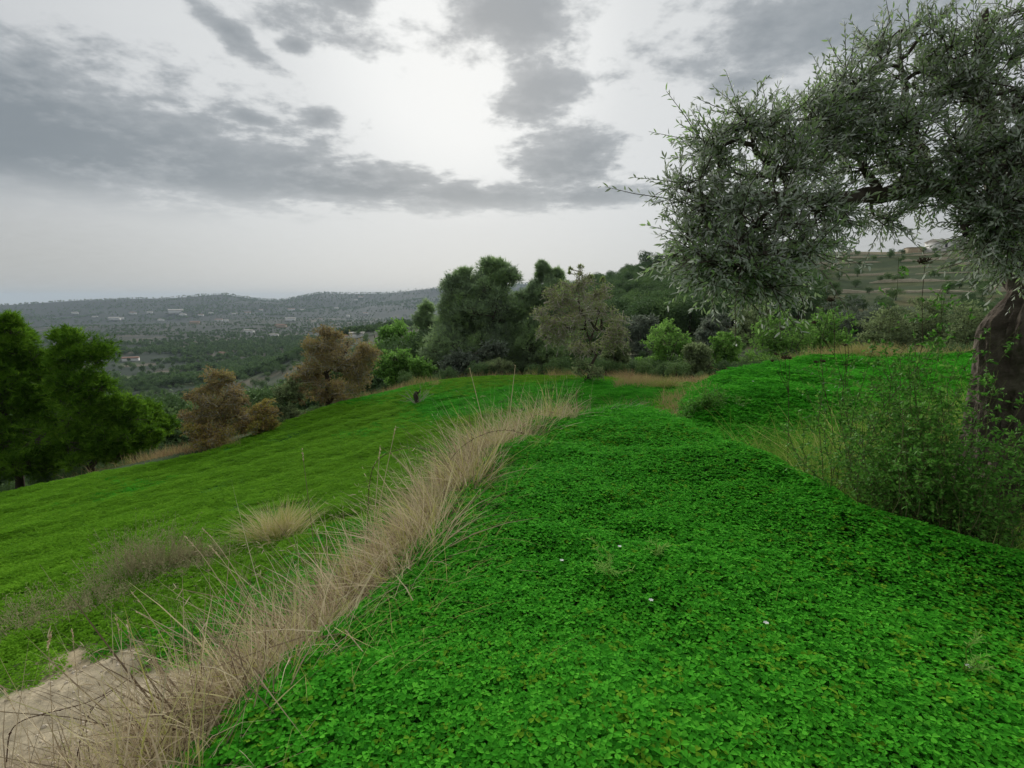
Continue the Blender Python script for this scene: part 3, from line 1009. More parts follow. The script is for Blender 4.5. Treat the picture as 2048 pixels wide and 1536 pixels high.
# almonds and rusty bushes along the field
AB = dict(twigs=16, per=12, limb_r=.4, twigmat=M["grey_twig"], twig_r=.007, up=.5, tw_in=.3, jit=.12)
tree_px("almond_tree", "small rust brown almond tree in front of the lower field edge", "almond tree", 440, 16.6, (436, 815), .06,
        [(436, 760, 40, 24, 12, 15), (435, 800, 64, 40, 24, 19), (440, 845, 58, 38, 16, 20), (392, 838, 34, 36, 9, 17), (482, 840, 34, 36, 9, 17), (400, 800, 30, 30, 7, 15), (474, 800, 30, 30, 7, 15)], "lens", M["almond_leaf"], 11, lsize=(.075, .028), **AB)
tree_px("bush", "low russet bush at the foot of the small rust brown almond", "bush", 428, 15.6, (428, 880), .03,
        [(425, 878, 50, 26, 16, 15), (390, 862, 24, 18, 6, 12)], "lens", M["rust_bush"], 12, lsize=(.07, .03), stems=4, crown="foliage", **AB)
tree_px("bush", "upright yellow brown bush between the two rust brown almonds", "bush", 522, 16.6, (522, 850), .03,
        [(524, 820, 34, 34, 12, 14), (512, 852, 42, 30, 16, 15), (545, 850, 20, 24, 6, 11)], "lens", M["rust_bush"], 13, lsize=(.075, .028), stems=5, crown="foliage", **AB)
tree_px("bush", "green bush in the shade left of the large rust brown almond", "bush", 562, 20, (565, 800), .03,
        [(565, 795, 30, 26, 10, 14), (590, 785, 26, 30, 8, 14)], "oval", M["shrub_olive"], 14, lsize=(.09, .045), stems=4, crown="foliage", twigs=14, per=12)
tree_px("almond_tree", "large broad almond tree with rust brown leaves and dark forked limbs", "almond tree", 655, 20.6, (652, 745), .15,
        [(655, 668, 34, 18, 7, 14), (650, 695, 56, 30, 16, 20), (690, 712, 66, 46, 22, 24), (640, 740, 54, 44, 16, 24), (722, 750, 44, 44, 16, 22), (680, 775, 60, 28, 14, 20), (612, 765, 40, 40, 12, 18), (600, 790, 30, 24, 6, 15), (660, 795, 50, 16, 8, 14), (735, 715, 34, 34, 10, 18)],
        "lens", M["almond_leaf"], 15, lsize=(.085, .032), **AB)
tree_px("almond_tree", "grey twiggy almond tree, nearly bare on top, on the green field", "almond tree", 1180, 20, (1180, 735), .12,
        [(1165, 575, 46, 34, 12, 15), (1120, 590, 34, 40, 12, 16), (1205, 600, 34, 40, 10, 15), (1100, 640, 40, 50, 14, 19), (1170, 640, 70, 54, 24, 22), (1230, 655, 30, 46, 10, 17), (1110, 680, 40, 32, 10, 17), (1215, 690, 40, 30, 10, 17), (1165, 700, 50, 22, 8, 16),
         (1140, 545, 5, 18, 2, 5), (1160, 540, 5, 20, 2, 5), (1182, 550, 5, 16, 2, 5), (1205, 556, 5, 14, 2, 5)],
        "lens", M["almond_grey"], 16, lsize=(.085, .030), twigs=17, per=5, limb_r=.42, twigmat=M["grey_twig"], twig_r=.011, up=1.1, tw_in=.5, jit=.16, max_limbs=16)
tree_px("bush", "dark leafy growth round the foot of the grey twiggy almond", "bush", 1172, 19.6, (1172, 750), .03,
        [(1160, 735, 26, 24, 8, 12), (1190, 745, 26, 18, 7, 11)], "oval", M["shrub_olive"], 17, lsize=(.06, .03), stems=4, crown="foliage", twigs=12, per=11)
# bare spiky shoots above the grey almond
rg = np.random.default_rng(33)
# pines behind the field in the middle
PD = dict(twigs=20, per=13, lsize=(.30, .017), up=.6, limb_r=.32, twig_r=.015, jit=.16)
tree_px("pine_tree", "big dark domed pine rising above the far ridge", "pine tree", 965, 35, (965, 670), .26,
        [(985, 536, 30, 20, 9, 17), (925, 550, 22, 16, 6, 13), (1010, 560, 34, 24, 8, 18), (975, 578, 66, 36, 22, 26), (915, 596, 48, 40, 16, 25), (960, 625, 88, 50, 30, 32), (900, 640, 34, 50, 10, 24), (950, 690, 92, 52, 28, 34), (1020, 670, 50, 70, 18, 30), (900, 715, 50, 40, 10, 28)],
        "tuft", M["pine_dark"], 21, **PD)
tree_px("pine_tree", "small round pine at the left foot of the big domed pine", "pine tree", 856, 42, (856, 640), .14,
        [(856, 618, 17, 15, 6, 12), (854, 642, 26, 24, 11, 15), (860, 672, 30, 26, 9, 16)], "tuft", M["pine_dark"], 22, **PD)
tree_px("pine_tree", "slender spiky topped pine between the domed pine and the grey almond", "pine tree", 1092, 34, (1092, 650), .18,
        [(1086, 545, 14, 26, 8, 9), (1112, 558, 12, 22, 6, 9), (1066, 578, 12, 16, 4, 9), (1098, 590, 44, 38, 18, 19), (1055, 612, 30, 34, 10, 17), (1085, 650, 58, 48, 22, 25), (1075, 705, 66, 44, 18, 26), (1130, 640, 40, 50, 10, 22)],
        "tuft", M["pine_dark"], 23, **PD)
tree_px("shrub", "dark grey green evergreen shrub in front of the domed pine", "shrub", 945, 30, (945, 730), .08,
        [(985, 700, 40, 22, 12, 16), (930, 720, 46, 28, 16, 18), (905, 740, 30, 18, 8, 14), (960, 742, 40, 18, 8, 14)], "oval", M["shrub_dark"], 24, lsize=(.15, .075), twigs=15, per=12, stems=3, crown="foliage")
tree_px("shrub", "pale grey green broom shrub on the crest under the domed pine", "shrub", 992, 25, (992, 740), .03,
        [(990, 738, 40, 18, 18, 13), (960, 745, 20, 12, 5, 10)], "lens", M["shrub_olive"], 25, lsize=(.14, .016), twigs=22, per=11, stems=7, crown="foliage", up=1.2)
tree_px("shrub", "light green leafy shrub right of the large rust brown almond", "shrub", 805, 27, (805, 745), .05,
        [(800, 725, 50, 26, 16, 17), (845, 740, 26, 22, 7, 14), (770, 745, 30, 22, 8, 14), (810, 752, 46, 16, 8, 13)], "oval", M["shrub_green"], 26, lsize=(.15, .07), twigs=15, per=12, stems=4, crown="foliage")
tree_px("shrub", "tall mid green shrub mass behind the light green leafy shrub", "shrub", 800, 44, (800, 690), .1,
        [(790, 668, 40, 26, 12, 20), (830, 690, 46, 30, 14, 22), (770, 700, 36, 28, 10, 20)], "oval", M["shrub_green"], 27, lsize=(.24, .13), twigs=15, per=12, stems=4, crown="foliage")
# scrub on the right, between the green rise and the hillside
SH = [
    (1232, 700, 34, 30, 24, "shrub_olive", "dull green shrub touching the grey almond's right side"),
    (1330, 682, 62, 40, 28, "shrub_green", "bright green rounded shrub, first one right of the grey almond"),
    (1395, 702, 36, 18, 25, "shrub_olive", "low dull shrub in front of the first bright green one"),
    (1425, 655, 46, 34, 40, "shrub_dark", "dark shadowy shrub between two bright green shrubs"),
    (1448, 690, 34, 30, 26, "shrub_green", "thin yellowish green sapling in the dry grass strip"),
    (1500, 640, 60, 36, 46, "shrub_olive", "grey green shrub below the tips of the olive branch"),
    (1560, 662, 72, 48, 27, "shrub_green", "largest bright green shrub behind the rusty dry grass"),
    (1648, 660, 56, 46, 29, "shrub_green", "green shrub right of the largest bright green shrub"),
    (1700, 632, 66, 42, 40, "shrub_dark", "grey bush standing at the foot of the terraced slope"),
    (1775, 655, 66, 44, 30, "shrub_olive", "olive green shrub behind the wild carrot stalks"),
    (1850, 640, 70, 46, 36, "shrub_olive", "olive green shrub nearest the terraces, left of the trunk"),
    (1940, 650, 70, 46, 32, "shrub_olive", "shrub half hidden behind the old olive trunk"),
    (1280, 655, 46, 34, 48, "shrub_dark", "dark round bush behind the first bright green shrub"),
    (1365, 630, 44, 30, 60, "shrub_olive", "round bush at the bottom of the wooded hillside"),
]
for q, (px, cy_, rx, ry, t, mk, lab) in enumerate(SH):
    k = t / 28.0
    tree_px("shrub", lab, "shrub", px, t, (px, cy_ + ry * .3), .05 * k, [(px, cy_, rx, ry, 16, rx * .36), (px + rx * .3, cy_ + ry * .55, rx * .7, ry * .5, 8, rx * .3), (px - rx * .35, cy_ + ry * .6, rx * .6, ry * .5, 6, rx * .28)],
            "oval" if q % 3 else "lens", M[mk], 40 + q, lsize=(.15 * k, .06 * k), twigs=14, per=12, stems=4, crown="foliage", group="scrub right of the green field", up=.6)

# stump with shoots on the lower field
b0 = at_depth(830, 17.5)
st = empty("tree_stump", b0, "dark broken stump with a few thin shoots on the lower field", "stump")
a = Acc(); rg = np.random.default_rng(61)
tube(a, [b0 - [0, 0, .1], b0 + [.01, 0, .12], b0 + [-.03, 0, .3], b0 + [.02, 0, .42]], [.11, .085, .08, .05], 9, .3, 0, .3, rg)
tube(a, [b0 + [-.02, 0, .25], b0 + [.1, 0, .42], b0 + [.14, 0, .5]], [.03, .025, .015], 6, .3, 0, .3, rg)
link("trunk", a.mesh("trunk", [M["bark"]], True, b0), st)
a = Acc()
for q in range(26):
    d = unit(rg.normal(0, 1, 3) * [1, .7, .4] + [0, 0, .9]); L = rg.uniform(.4, .95)
    o0 = b0 + rg.normal(0, .12, 3) * [1, 1, 0]
    tubes3(a, o0[None], (o0 + d * L)[None], .006, .003, .6)
    tt = rg.uniform(.4, 1, 7)
    leaves(a, o0 + d * (L * tt)[:, None], d + rg.normal(0, .7, (7, 3)), rg.normal(0, 1, (7, 3)), .05, .018, rg.uniform(0, 1, 7), DIA, mi=1)
link("shoots", a.mesh("shoots", [M["grey_twig"], M["shrub_olive"]], False, b0), st, kind="stuff")

# ------------------------------------------------------------------ old olive tree on the right
OB = np.array([3.83, 3.78, 0.0]); OB[2] = hz(OB[0], OB[1])
olive = empty("olive_tree", OB, "old olive tree with thick gnarled trunk and silvery leaves reaching left", "olive tree")
rg = np.random.default_rng(77)
n_, sd = 120, 110
zz = np.linspace(-.15, 2.15, n_)
th = np.linspace(0, 2 * math.pi, sd, endpoint=False)
V = []
for q, z in enumerate(zz):
    f = np.clip((z + .15) / 2.3, 0, 1)
    rr = .325 + .20 * math.exp(-(z + .15) * 4.0) - .17 * sstep(1.7, 2.15, z)
    tw_ = th + .55 * z
    lob = 1 + .09 * np.sin(3 * tw_ + .5) + .07 * np.sin(5 * tw_ - .6 * z + 1.7) + .04 * np.sin(2 * th - 4 * z)
    cosn, sinn = np.cos(tw_), np.sin(tw_)
    lump = 1 + .30 * (vnoise(cosn * 2.2 + 7, sinn * 2.2 + z * 2.4, 5) - .5) + .20 * (vnoise(cosn * 5 + 3, sinn * 5 + z * 4, 8) - .5)
    fis = np.abs(vnoise(cosn * 13 + 31, sinn * 13 + z * 2.0, 12) - .5) * 2          # long bark fissures
    lump = lump - .10 * (1 - np.clip(fis * 3, 0, 1)) + .05 * (vnoise(cosn * 22, sinn * 22 + z * 14, 14) - .5)
    lump = lump - .2 * np.exp(-((th - 4.15) / .2) ** 2) * (.4 + .6 * math.sin(f * 3.14)) + .20 * np.exp(-(((th - 3.5) / .45) ** 2 + ((z - .62) / .09) ** 2))
    cx_ = OB[0] + .06 * math.sin(z * 2.2) + .03 * z; cy_ = OB[1] + .04 * math.sin(z * 1.6)
    V.append(np.stack([cx_ + rr * lob * lump * np.cos(th), cy_ + rr * lob * lump * np.sin(th), np.full(sd, OB[2] + z)], 1))
V = np.concatenate(V)
ii = np.arange(n_ - 1)[:, None] * sd; jj = np.arange(sd)[None]; kk = (jj + 1) % sd
F = np.stack([ii + jj, ii + kk, ii + sd + kk, ii + sd + jj], -1).reshape(-1, 4)
a = Acc(); a.add(V, F, .5); a.add(V[-sd:], np.arange(sd)[None], .5)
link("trunk", a.mesh("trunk", [M["olive_bark"]], True, OB), olive)
crotch = np.array([OB[0] + .08, OB[1], OB[2] + 1.7])
LIMBS = [
    [crotch + [0, 0, .0], P(1985, 425, 3.85), P(1925, 385, 3.75), P(1850, 372, 3.6), P(1760, 388, 3.45), P(1690, 398, 3.3), P(1600, 400, 3.15), P(1500, 400, 3.0), P(1420, 400, 2.95)],
    [P(1760, 388, 3.45), P(1720, 330, 3.4), P(1680, 270, 3.3), P(1640, 220, 3.25)],
    [P(1600, 400, 3.15), P(1550, 450, 2.95), P(1500, 500, 2.8), P(1470, 540, 2.75)],
    [P(1850, 372, 3.6), P(1840, 290, 3.5), P(1810, 200, 3.4), P(1800, 120, 3.4)],
    [crotch + [0, 0, -.1], P(1990, 330, 3.7), P(1970, 220, 3.5), P(1960, 110, 3.4), P(1970, 20, 3.4)],
    [crotch + [.05, -.1, -.1], P(2040, 380, 3.6), P(2050, 280, 3.3), P(2040, 180, 3.1)],
    [crotch + [.1, 0, -.1], P(2150, 350, 3.8), P(2200, 200, 3.7), P(2230, 60, 3.6)],
    [P(1600, 400, 3.15), P(1560, 340, 3.15), P(1500, 290, 3.05), P(1460, 250, 3.0)],
    [P(1990, 330, 3.7), P(1950, 360, 3.4), P(1930, 420, 3.15), P(1930, 470, 3.0)],
]
LR = [(.085, .024), (.03, .012), (.028, .012), (.045, .014), (.10, .02), (.07, .02), (.10, .02), (.026, .011), (.03, .012)]
nodes = []
for pts, (ra, rb) in zip(LIMBS, LR):
    pts = np.array([np.asarray(p, float) for p in pts])
    tq = np.linspace(0, len(pts) - 1, (len(pts) - 1) * 4 + 1)
    q3 = np.stack([np.interp(tq, np.arange(len(pts)), pts[:, d]) for d in range(3)], 1)
    for _ in range(3):
        q3[1:-1] = (q3[:-2] + q3[1:-1] * 2 + q3[2:]) / 4
    q3[1:-1] += rg.normal(0, .012, (len(q3) - 2, 3))
    a = Acc()
    tube(a, q3, np.linspace(ra, rb, len(q3)), 9, .4, 0, .2, rg)
    link("branch", a.mesh("branch", [M["olive_bark"]], True, OB), olive)
    nodes.extend(q3[3:])
OL = [  # px, py, depth, rx, ry, twigs
    (1385, 430, 2.95, 80, 110, 70), (1330, 375, 3.0, 42, 40, 13), (1420, 300, 3.05, 60, 60, 46), (1490, 250, 3.05, 55, 50, 34), (1540, 280, 3.1, 50, 50, 30), (1350, 480, 2.95, 60, 60, 30),
    (1500, 450, 2.75, 100, 90, 90), (1450, 550, 2.7, 85, 50, 60), (1560, 545, 2.8, 85, 55, 62), (1400, 555, 2.8, 50, 40, 22), (1540, 350, 3.1, 90, 70, 66),
    (1640, 290, 3.2, 90, 80, 80), (1660, 195, 3.25, 60, 60, 44), (1600, 240, 3.15, 50, 50, 30), (1710, 170, 3.3, 55, 55, 36), (1800, 60, 3.4, 40, 50, 18), (1760, 270, 3.2, 80, 70, 60), (1900, 120, 3.3, 70, 80, 56), (1885, 375, 3.2, 70, 50, 50), (1630, 420, 3.05, 90, 70, 66), (1740, 240, 3.3, 80, 80, 56), (1770, 130, 3.35, 55, 60, 26),
    (1850, 70, 3.4, 55, 45, 18), (1730, 340, 3.35, 80, 55, 46), (1830, 300, 3.3, 90, 90, 80), (1850, 190, 3.35, 80, 80, 56), (1920, 330, 3.1, 90, 90, 86),
    (1960, 200, 3.2, 90, 100, 90), (1980, 80, 3.3, 90, 90, 70), (2020, 330, 2.9, 90, 120, 90), (1990, 425, 2.95, 75, 45, 54), (1830, 415, 3.5, 80, 26, 30),
    (2050, 460, 3.0, 80, 60, 50), (1750, 435, 3.4, 60, 30, 20), (2060, 180, 3.0, 90, 120, 70), (2080, 20, 3.3, 90, 90, 50), (2160, 280, 3.4, 110, 160, 80), (2200, 80, 3.6, 120, 120, 60), (1480, 600, 2.75, 60, 24, 16),
]
OL = [(px + (26 if px < 1420 else 12 if px < 1620 else 0), py - (26 if py > 520 else 0), t, rx, ry, nt) for px, py, t, rx, ry, nt in OL] + [(2000, 475, 3.0, 70, 36, 40), (1968, 455, 3.1, 45, 30, 28), (2040, 520, 3.1, 50, 30, 20)]
tw = Acc(); lf = Acc()
ND = np.array(nodes)
for px, py, t, rx, ry, nt in OL:
    c0 = P(px, py, t); k = t / 1024
    rd = np.array([rx * k, rx * k * .9, ry * k])
    nt = int(nt * (2.0 if px < 1720 else 1.45))
    nb = max(4, nt // 7)
    s0 = ND[np.argmin(np.linalg.norm(ND - c0, axis=1))]
    tube(tw, bez(s0, c0, 6, .05, rg, .03), np.linspace(.014, .008, 6), 5, .3)
    B1 = c0 + unit(rg.normal(0, 1, (nb, 3))) * rd * rg.uniform(.25, .8, (nb, 1))
    tubes3(tw, np.repeat(c0[None], nb, 0), B1, .007, .004, rg.random(nb))
    bi = rg.integers(0, nb, nt)
    S0 = B1[bi]
    D = unit((S0 - c0) / rd + rg.normal(0, .8, (nt, 3)) + np.array([0, 0, .45 if py < 420 else (-.25 if py > 500 else .1)]))
    L = rg.uniform(.10, .23, nt) * np.where(rg.random(nt) < .09, 1.7, 1)
    bend = rg.normal(0, .05, (nt, 3)) + [0, 0, -.02]
    S2 = S0 + D * L[:, None] + bend
    Sm = (S0 + S2) / 2 + rg.normal(0, .012, (nt, 3))
    tubes3(tw, S0, Sm, .0032, .0024, rg.random(nt)); tubes3(tw, Sm, S2, .0024, .0012, rg.random(nt))
    per = 15
    tt = np.linspace(.12, 1.0, per)[None] + rg.normal(0, .02, (nt, per))
    pos = (S0[:, None] * (1 - tt[..., None]) + S2[:, None] * tt[..., None])
    axd = np.repeat(unit(S2 - S0)[:, None], per, 1)
    sidev = unit(np.cross(axd, rg.normal(0, 1, (nt, 1, 3)) * np.ones((1, per, 1))))
    alt = np.where(np.arange(per) % 2 == 0, 1, -1)[None, :, None]
    tw90 = np.where((np.arange(per) // 2) % 2 == 0, 1, 0)[None, :, None]
    sv = sidev * tw90 + np.cross(axd, sidev) * (1 - tw90)
    la = unit(axd * .95 + sv * alt * .8 + rg.normal(0, .22, (nt, per, 3)))
    pos = pos.reshape(-1, 3); la = la.reshape(-1, 3)
    rn = np.clip(rg.uniform(.2, .7) + rg.normal(0, .2, len(pos)) + .25 * np.repeat(rg.random(nt) < .2, per), 0, 1)
    leaves(lf, pos, la, np.cross(la, rg.normal(0, 1, la.shape)) + [0, 0, .8], rg.uniform(.030, .049, len(pos)), rg.uniform(.0085, .0125, len(pos)), rn, LENS, .10)
link("twigs", tw.mesh("twigs", [M["twig"]], False, OB), olive, kind="stuff")
link("crown", lf.mesh("crown", [M["olive_leaf"]], False, OB), olive, kind="stuff")
a = Acc()  # creeper stem on the trunk
vp = [OB + [-.02, -.38, 0.1], OB + [-.0, -.40, .4], OB + [-.08, -.37, .75], OB + [.02, -.36, 1.05], OB + [.14, -.36, 1.35], OB + [.2, -.34, 1.6]]
tube(a, vp, [.03, .027, .025, .025, .022, .018], 7, .9, 0, .2, rg)
link("sucker_stem", a.mesh("sucker_stem", [M["cane"]], True, OB), olive)

# ------------------------------------------------------------------ grasses
rg = np.random.default_rng(301)


def on_edge(n, s_lo, s_hi, y_lo, y_hi, pw=1.0):
    """points along the terrace edge, offset s (negative = down the bank)"""
    seg = EDGE[1:-1]
    tt = rg.uniform(y_lo, y_hi, n)
    L = np.concatenate([[0], np.cumsum(np.hypot(*np.diff(seg, axis=0).T))])
    px = np.interp(tt, L, seg[:, 0]); py = np.interp(tt, L, seg[:, 1])
    px2 = np.interp(tt + .05, L, seg[:, 0]); py2 = np.interp(tt + .05, L, seg[:, 1])
    tx, ty = px2 - px, py2 - py
    ln = np.hypot(tx, ty) + 1e-9
    so = s_lo + (s_hi - s_lo) * rg.random(n) ** pw
    x, y = px + ty / ln * so, py - tx / ln * so
    return x, y, so, tt


acc = Acc()
nt = 1150
tx_, ty_, so, tt = on_edge(nt, -1.1, .22, .0, 8.1, .8)
k = (ty_ > .7) & (rg.random(nt) < .25 + 1.2 * sstep(.32, .55, fbm(tx_ * 1.7, ty_ * 1.7, 315, 3)))
for bx, by, s0 in zip(tx_[k], ty_[k], so[k]):
    m_ = int(rg.uniform(10, 40))
    big = rg.choice([.45, .7, 1.0, 1.5]) * rg.uniform(.85, 1.15) * (.7 if s0 < -.75 else 1) * (.75 if s0 > .15 else 1)
    tone = np.clip(rg.normal(.46, .3) + (.3 if s0 > -.05 and rg.random() < .5 else 0), .02, 1)
    p = np.stack([bx + rg.normal(0, .05, m_), by + rg.normal(0, .05, m_)], 1)
    z = height(p[:, 0], p[:, 1]) - .02
    p3 = np.concatenate([p, z[:, None]], 1)
    lx = rg.normal(-.30, .35) if s0 < 0 else rg.normal(.0, .42)
    lean = np.array([lx, rg.normal(.0, .42), 1.0]) + (p3 - [bx, by, z.mean()]) * [5, 5, 0] + rg.normal(0, .28, (m_, 3))
    blades(acc, p3, lean, rg.uniform(.22, .56, m_) * big, np.where(rg.random(m_) < .3, 2.0, 1.0) * rg.uniform(.0013, .003, m_), np.clip(tone + rg.normal(0, .16, m_), 0, 1), rg, 4, rg.uniform(-.1, .5, m_))
# matted thatch lying on the bank
n = 8000
x, y, so, tt = on_edge(n, -1.15, .15, .0, 8.5)
k = y > .8
x, y, so = x[k], y[k], so[k]; n = len(x)
z = height(x, y) + rg.uniform(0, .07, n)
d = rg.normal(0, 1, (n, 3)) * [1, 1, .25] + [-.3, 0, .12]
blades(acc, np.stack([x, y, z], 1), d, rg.uniform(.12, .38, n), rg.uniform(.0012, .0026, n), np.clip(rg.normal(.16, .2, n), 0, 1), rg, 3, rg.uniform(-.05, .15, n))
n = 1500
x, y, so, tt = on_edge(n, -.9, .2, .3, 8.1)
k = y > .9
x, y = x[k], y[k]; n = len(x)
blades(acc, np.stack([x, y, height(x, y) + rg.uniform(0, .22, n)], 1), rg.normal(0, 1, (n, 3)) * [1, 1, .35] + [0, 0, .15], rg.uniform(.15, .5, n), rg.uniform(.0016, .0034, n), np.clip(rg.choice([.12, .3, .6, .95], n) + rg.normal(0, .08, n), 0, 1), rg, 3, rg.uniform(-.1, .3, n))
# taller thin stalks standing out of it
n = 700
x, y, so, tt = on_edge(n, -.7, .25, .6, 8.2)
k = y > 1.0
x, y, so = x[k], y[k], so[k]; n = len(x)
z = height(x, y) - .02
tips = blades(acc, np.stack([x, y, z], 1), rg.normal(0, .28, (n, 3)) + [-.1, 0, 1], rg.uniform(.45, .85, n), rg.uniform(.0013, .0022, n), np.clip(rg.normal(.62, .15, n), 0, 1), rg, 5, rg.uniform(.1, .6, n))
leaves(acc, tips, rg.normal(0, .5, (n, 3)) + [-.3, 0, -.1], rg.normal(0, 1, (n, 3)), rg.uniform(.025, .05, n), .0035, np.clip(rg.normal(.6, .1, n), 0, 1), LENS)
link("dry_grass", acc.mesh("dry_grass", [M["dry_grass"]]), None, "dense tan dry grass along the terrace bank", "dry grass", None, "stuff")

# yellow green blades at the clover's left edge
acc = Acc()
n = 1500
x, y, so, tt = on_edge(n, -.1, .55, 1.2, 6.5)
k = rg.random(n) < sstep(.42, .6, fbm(x * 1.5, y * 1.5, 321, 3)) + .1
x, y = x[k], y[k]; n = len(x)
blades(acc, np.stack([x, y, height(x, y)], 1), rg.normal(0, .45, (n, 3)) + [.15, 0, 1], rg.uniform(.2, .5, n), rg.uniform(.001, .002, n), np.clip(rg.normal(.75, .2, n), 0, 1), rg, 4, rg.uniform(.1, .7, n))
n = 260
x = rg.uniform(-.6, 3.2, n); y = rg.uniform(1.6, 6.8, n)
k = (sdist(x, y, EDGE) > .3) & (rg.random(n) < .35)
x, y = x[k], y[k]; n = len(x)
blades(acc, np.stack([x, y, height(x, y)], 1), rg.normal(0, .7, (n, 3)) + [0, 0, 1], rg.uniform(.15, .34, n), rg.uniform(.0009, .0016, n), np.clip(rg.normal(.65, .2, n), 0, 1), rg, 4, rg.uniform(.3, .9, n))
link("grass", acc.mesh("grass", [M["green_grass"]]), None, "thin yellow green grass blades among the clover", "grass", None, "stuff")

# dry grass along the far edge of the field, and before the scrub on the right
acc = Acc()
pts = []
for px0, px1, t0_, t1_, dens in ((-60, 90, 15.6, 17.2, 700), (90, 350, 15.0, 17.6, 1500), (350, 480, 14.8, 16.2, 500), (560, 700, 19.8, 21.2, 900), (690, 880, 20.6, 22.8, 1500), (880, 1080, 22.0, 24.5, 500), (1090, 1300, 20.5, 24, 1100),
                                (1230, 1420, 17.5, 21.0, 2600), (1400, 1600, 14.0, 18.5, 4600), (1560, 1790, 12.6, 16.2, 4200), (1320, 1470, 11.5, 16.0, 900), (1780, 1960, 13, 17, 900), (1220, 1420, 9.0, 14.5, 1300), (1000, 1220, 8.5, 13, 500)):
    n = dens * 2
    px = rg.uniform(px0, px1, n); f = (px - px0) / (px1 - px0)
    t = t0_ + (t1_ - t0_) * np.clip(rg.beta(2, 2, n) + 0 * f, 0, 1)
    u = (px - 1024) / 1024
    x, y = u * t, t * .985
    k = fbm(x * 1.3, y * 1.3, 331, 3) > rg.uniform(.30, .62, n)
    pts.append(np.stack([x[k], y[k]], 1))
pts = np.concatenate(pts)
x, y = pts.T; n = len(x)
cl = fbm(x * .8, y * .8, 341, 3)
blades(acc, np.stack([x, y, height(x, y) - .02], 1), rg.normal(0, .28, (n, 3)) + [-.05, 0, 1], rg.uniform(.2, .5, n) * (.6 + cl), rg.uniform(.003, .007, n), np.clip(.42 + (cl - .5) * 1.5 + rg.normal(0, .2, n), 0, 1), rg, 3, rg.uniform(.05, .6, n))
link("dry_grass", acc.mesh("dry_grass", [M["edge_grass"]]), None, "rusty dry grass fringe along the far edge of the field", "dry grass", None, "stuff")

# grass round the olive trunk
acc = Acc()
n = 46000
x = rg.uniform(2.2, 6.4, n); y = rg.uniform(2.1, 6.6, n)
d = sdist(x, y, RIDGE)
k = (d > .25 + .5 * fbm(x * 1.2, y * 1.2, 351, 3)) & (np.hypot(x - OB[0], y - OB[1]) > .36) & in_view(x, y, 0 * x) & (rg.random(n) < sstep(6.4, 4.8, y - .25 * (x - 3))) & (rg.random(n) < .4 + .9 * sstep(2.3, 3.3, x + .15 * (y - 3)))
x, y = x[k], y[k]; n = len(x)
cl = fbm(x * 1.6, y * 1.6, 355, 3)
blades(acc, np.stack([x, y, height(x, y) - .02], 1), rg.normal(0, .40, (n, 3)) + [-.05, -.05, 1], rg.uniform(.25, .95, n) * (.5 + cl), rg.uniform(.0018, .004, n), np.clip(.35 + (cl - .5) + rg.normal(0, .22, n), 0, 1), rg, 4, rg.uniform(.1, .85, n))
link("tall_grass", acc.mesh("tall_grass", [M["green_grass"]]), None, "tall dark green grass round the foot of the olive trunk", "grass", None, "stuff")

# straggling blades that break the ridge of the clover mound
acc = Acc()
n = 900
f = rg.uniform(0, len(RIDGE) - 1.001, n)
x = np.interp(f, np.arange(len(RIDGE)), RIDGE[:, 0]) + rg.normal(.1, .16, n); y = np.interp(f, np.arange(len(RIDGE)), RIDGE[:, 1]) + rg.normal(0, .16, n)
k = rg.random(n) < sstep(.4, .65, fbm(x * 2, y * 2, 361, 2)) + .08
x, y = x[k], y[k]; n = len(x)
blades(acc, np.stack([x, y, height(x, y)], 1), rg.normal(0, .5, (n, 3)) + [.1, 0, 1], rg.uniform(.1, .3, n), rg.uniform(.0012, .0024, n), np.clip(rg.normal(.5, .25, n), 0, 1), rg, 4, rg.uniform(.1, .8, n))
link("grass", acc.mesh("grass", [M["green_grass"]]), None, "straggling grass along the right ridge of the clover mound", "grass", None, "stuff")
# pebbles and litter on the bare earth
peb = []
for q in range(4):
    r2 = np.random.default_rng(370 + q)
    a = Acc(); nn_ = 7; vv = []
    for w in range(5):
        ph = math.pi * w / 4
        for e_ in range(nn_):
            d = np.array([math.sin(ph) * math.cos(6.283 * e_ / nn_), math.sin(ph) * math.sin(6.283 * e_ / nn_), math.cos(ph) * .6])
            vv.append(d * r2.uniform(.75, 1.15))
    F = [[w * nn_ + e_, w * nn_ + (e_ + 1) % nn_, (w + 1) * nn_ + (e_ + 1) % nn_, (w + 1) * nn_ + e_] for w in range(4) for e_ in range(nn_)]
    a.add(np.array(vv), np.array(F), r2.random())
    peb.append(a.mesh("pebble", [M["pebble"]], True))
n = 5200
x = rg.uniform(-5.5, -.9, n); y = rg.uniform(.6, 4.6, n)
k = (rg.random(n) < dirt_mask(x, y) * .85 + .01) & (sdist(x, y, EDGE) < -.8)
x, y = x[k], y[k]; n = len(x)
scatter("pebbles", peb, np.stack([x, y, height(x, y)], 1), rg.uniform(0, 6.28, (n, 3)) * [.1, .1, 1], .004 + .016 * rg.random(n) ** 3, rg.integers(0, 4, n), "pale pebbles on the bare earth", "pebbles")
acc = Acc()
n = 5200
x = rg.uniform(-5.2, -1.0, n); y = rg.uniform(.8, 4.6, n)
k = (dirt_mask(x, y) > .05) & (sdist(x, y, EDGE) < -.4) & (rg.random(n) < .25 + sstep(.45, .62, fbm(x * 3.2, y * 3.2, 381, 3)))
x, y = x[k], y[k]; n = len(x)
blades(acc, np.stack([x, y, height(x, y)], 1), rg.normal(0, .9, (n, 3)) + [0, 0, .6], rg.uniform(.05, .2, n), rg.uniform(.0012, .0024, n), np.clip(rg.normal(.5, .3, n), 0, 1), rg, 3, rg.uniform(.0, .5, n))
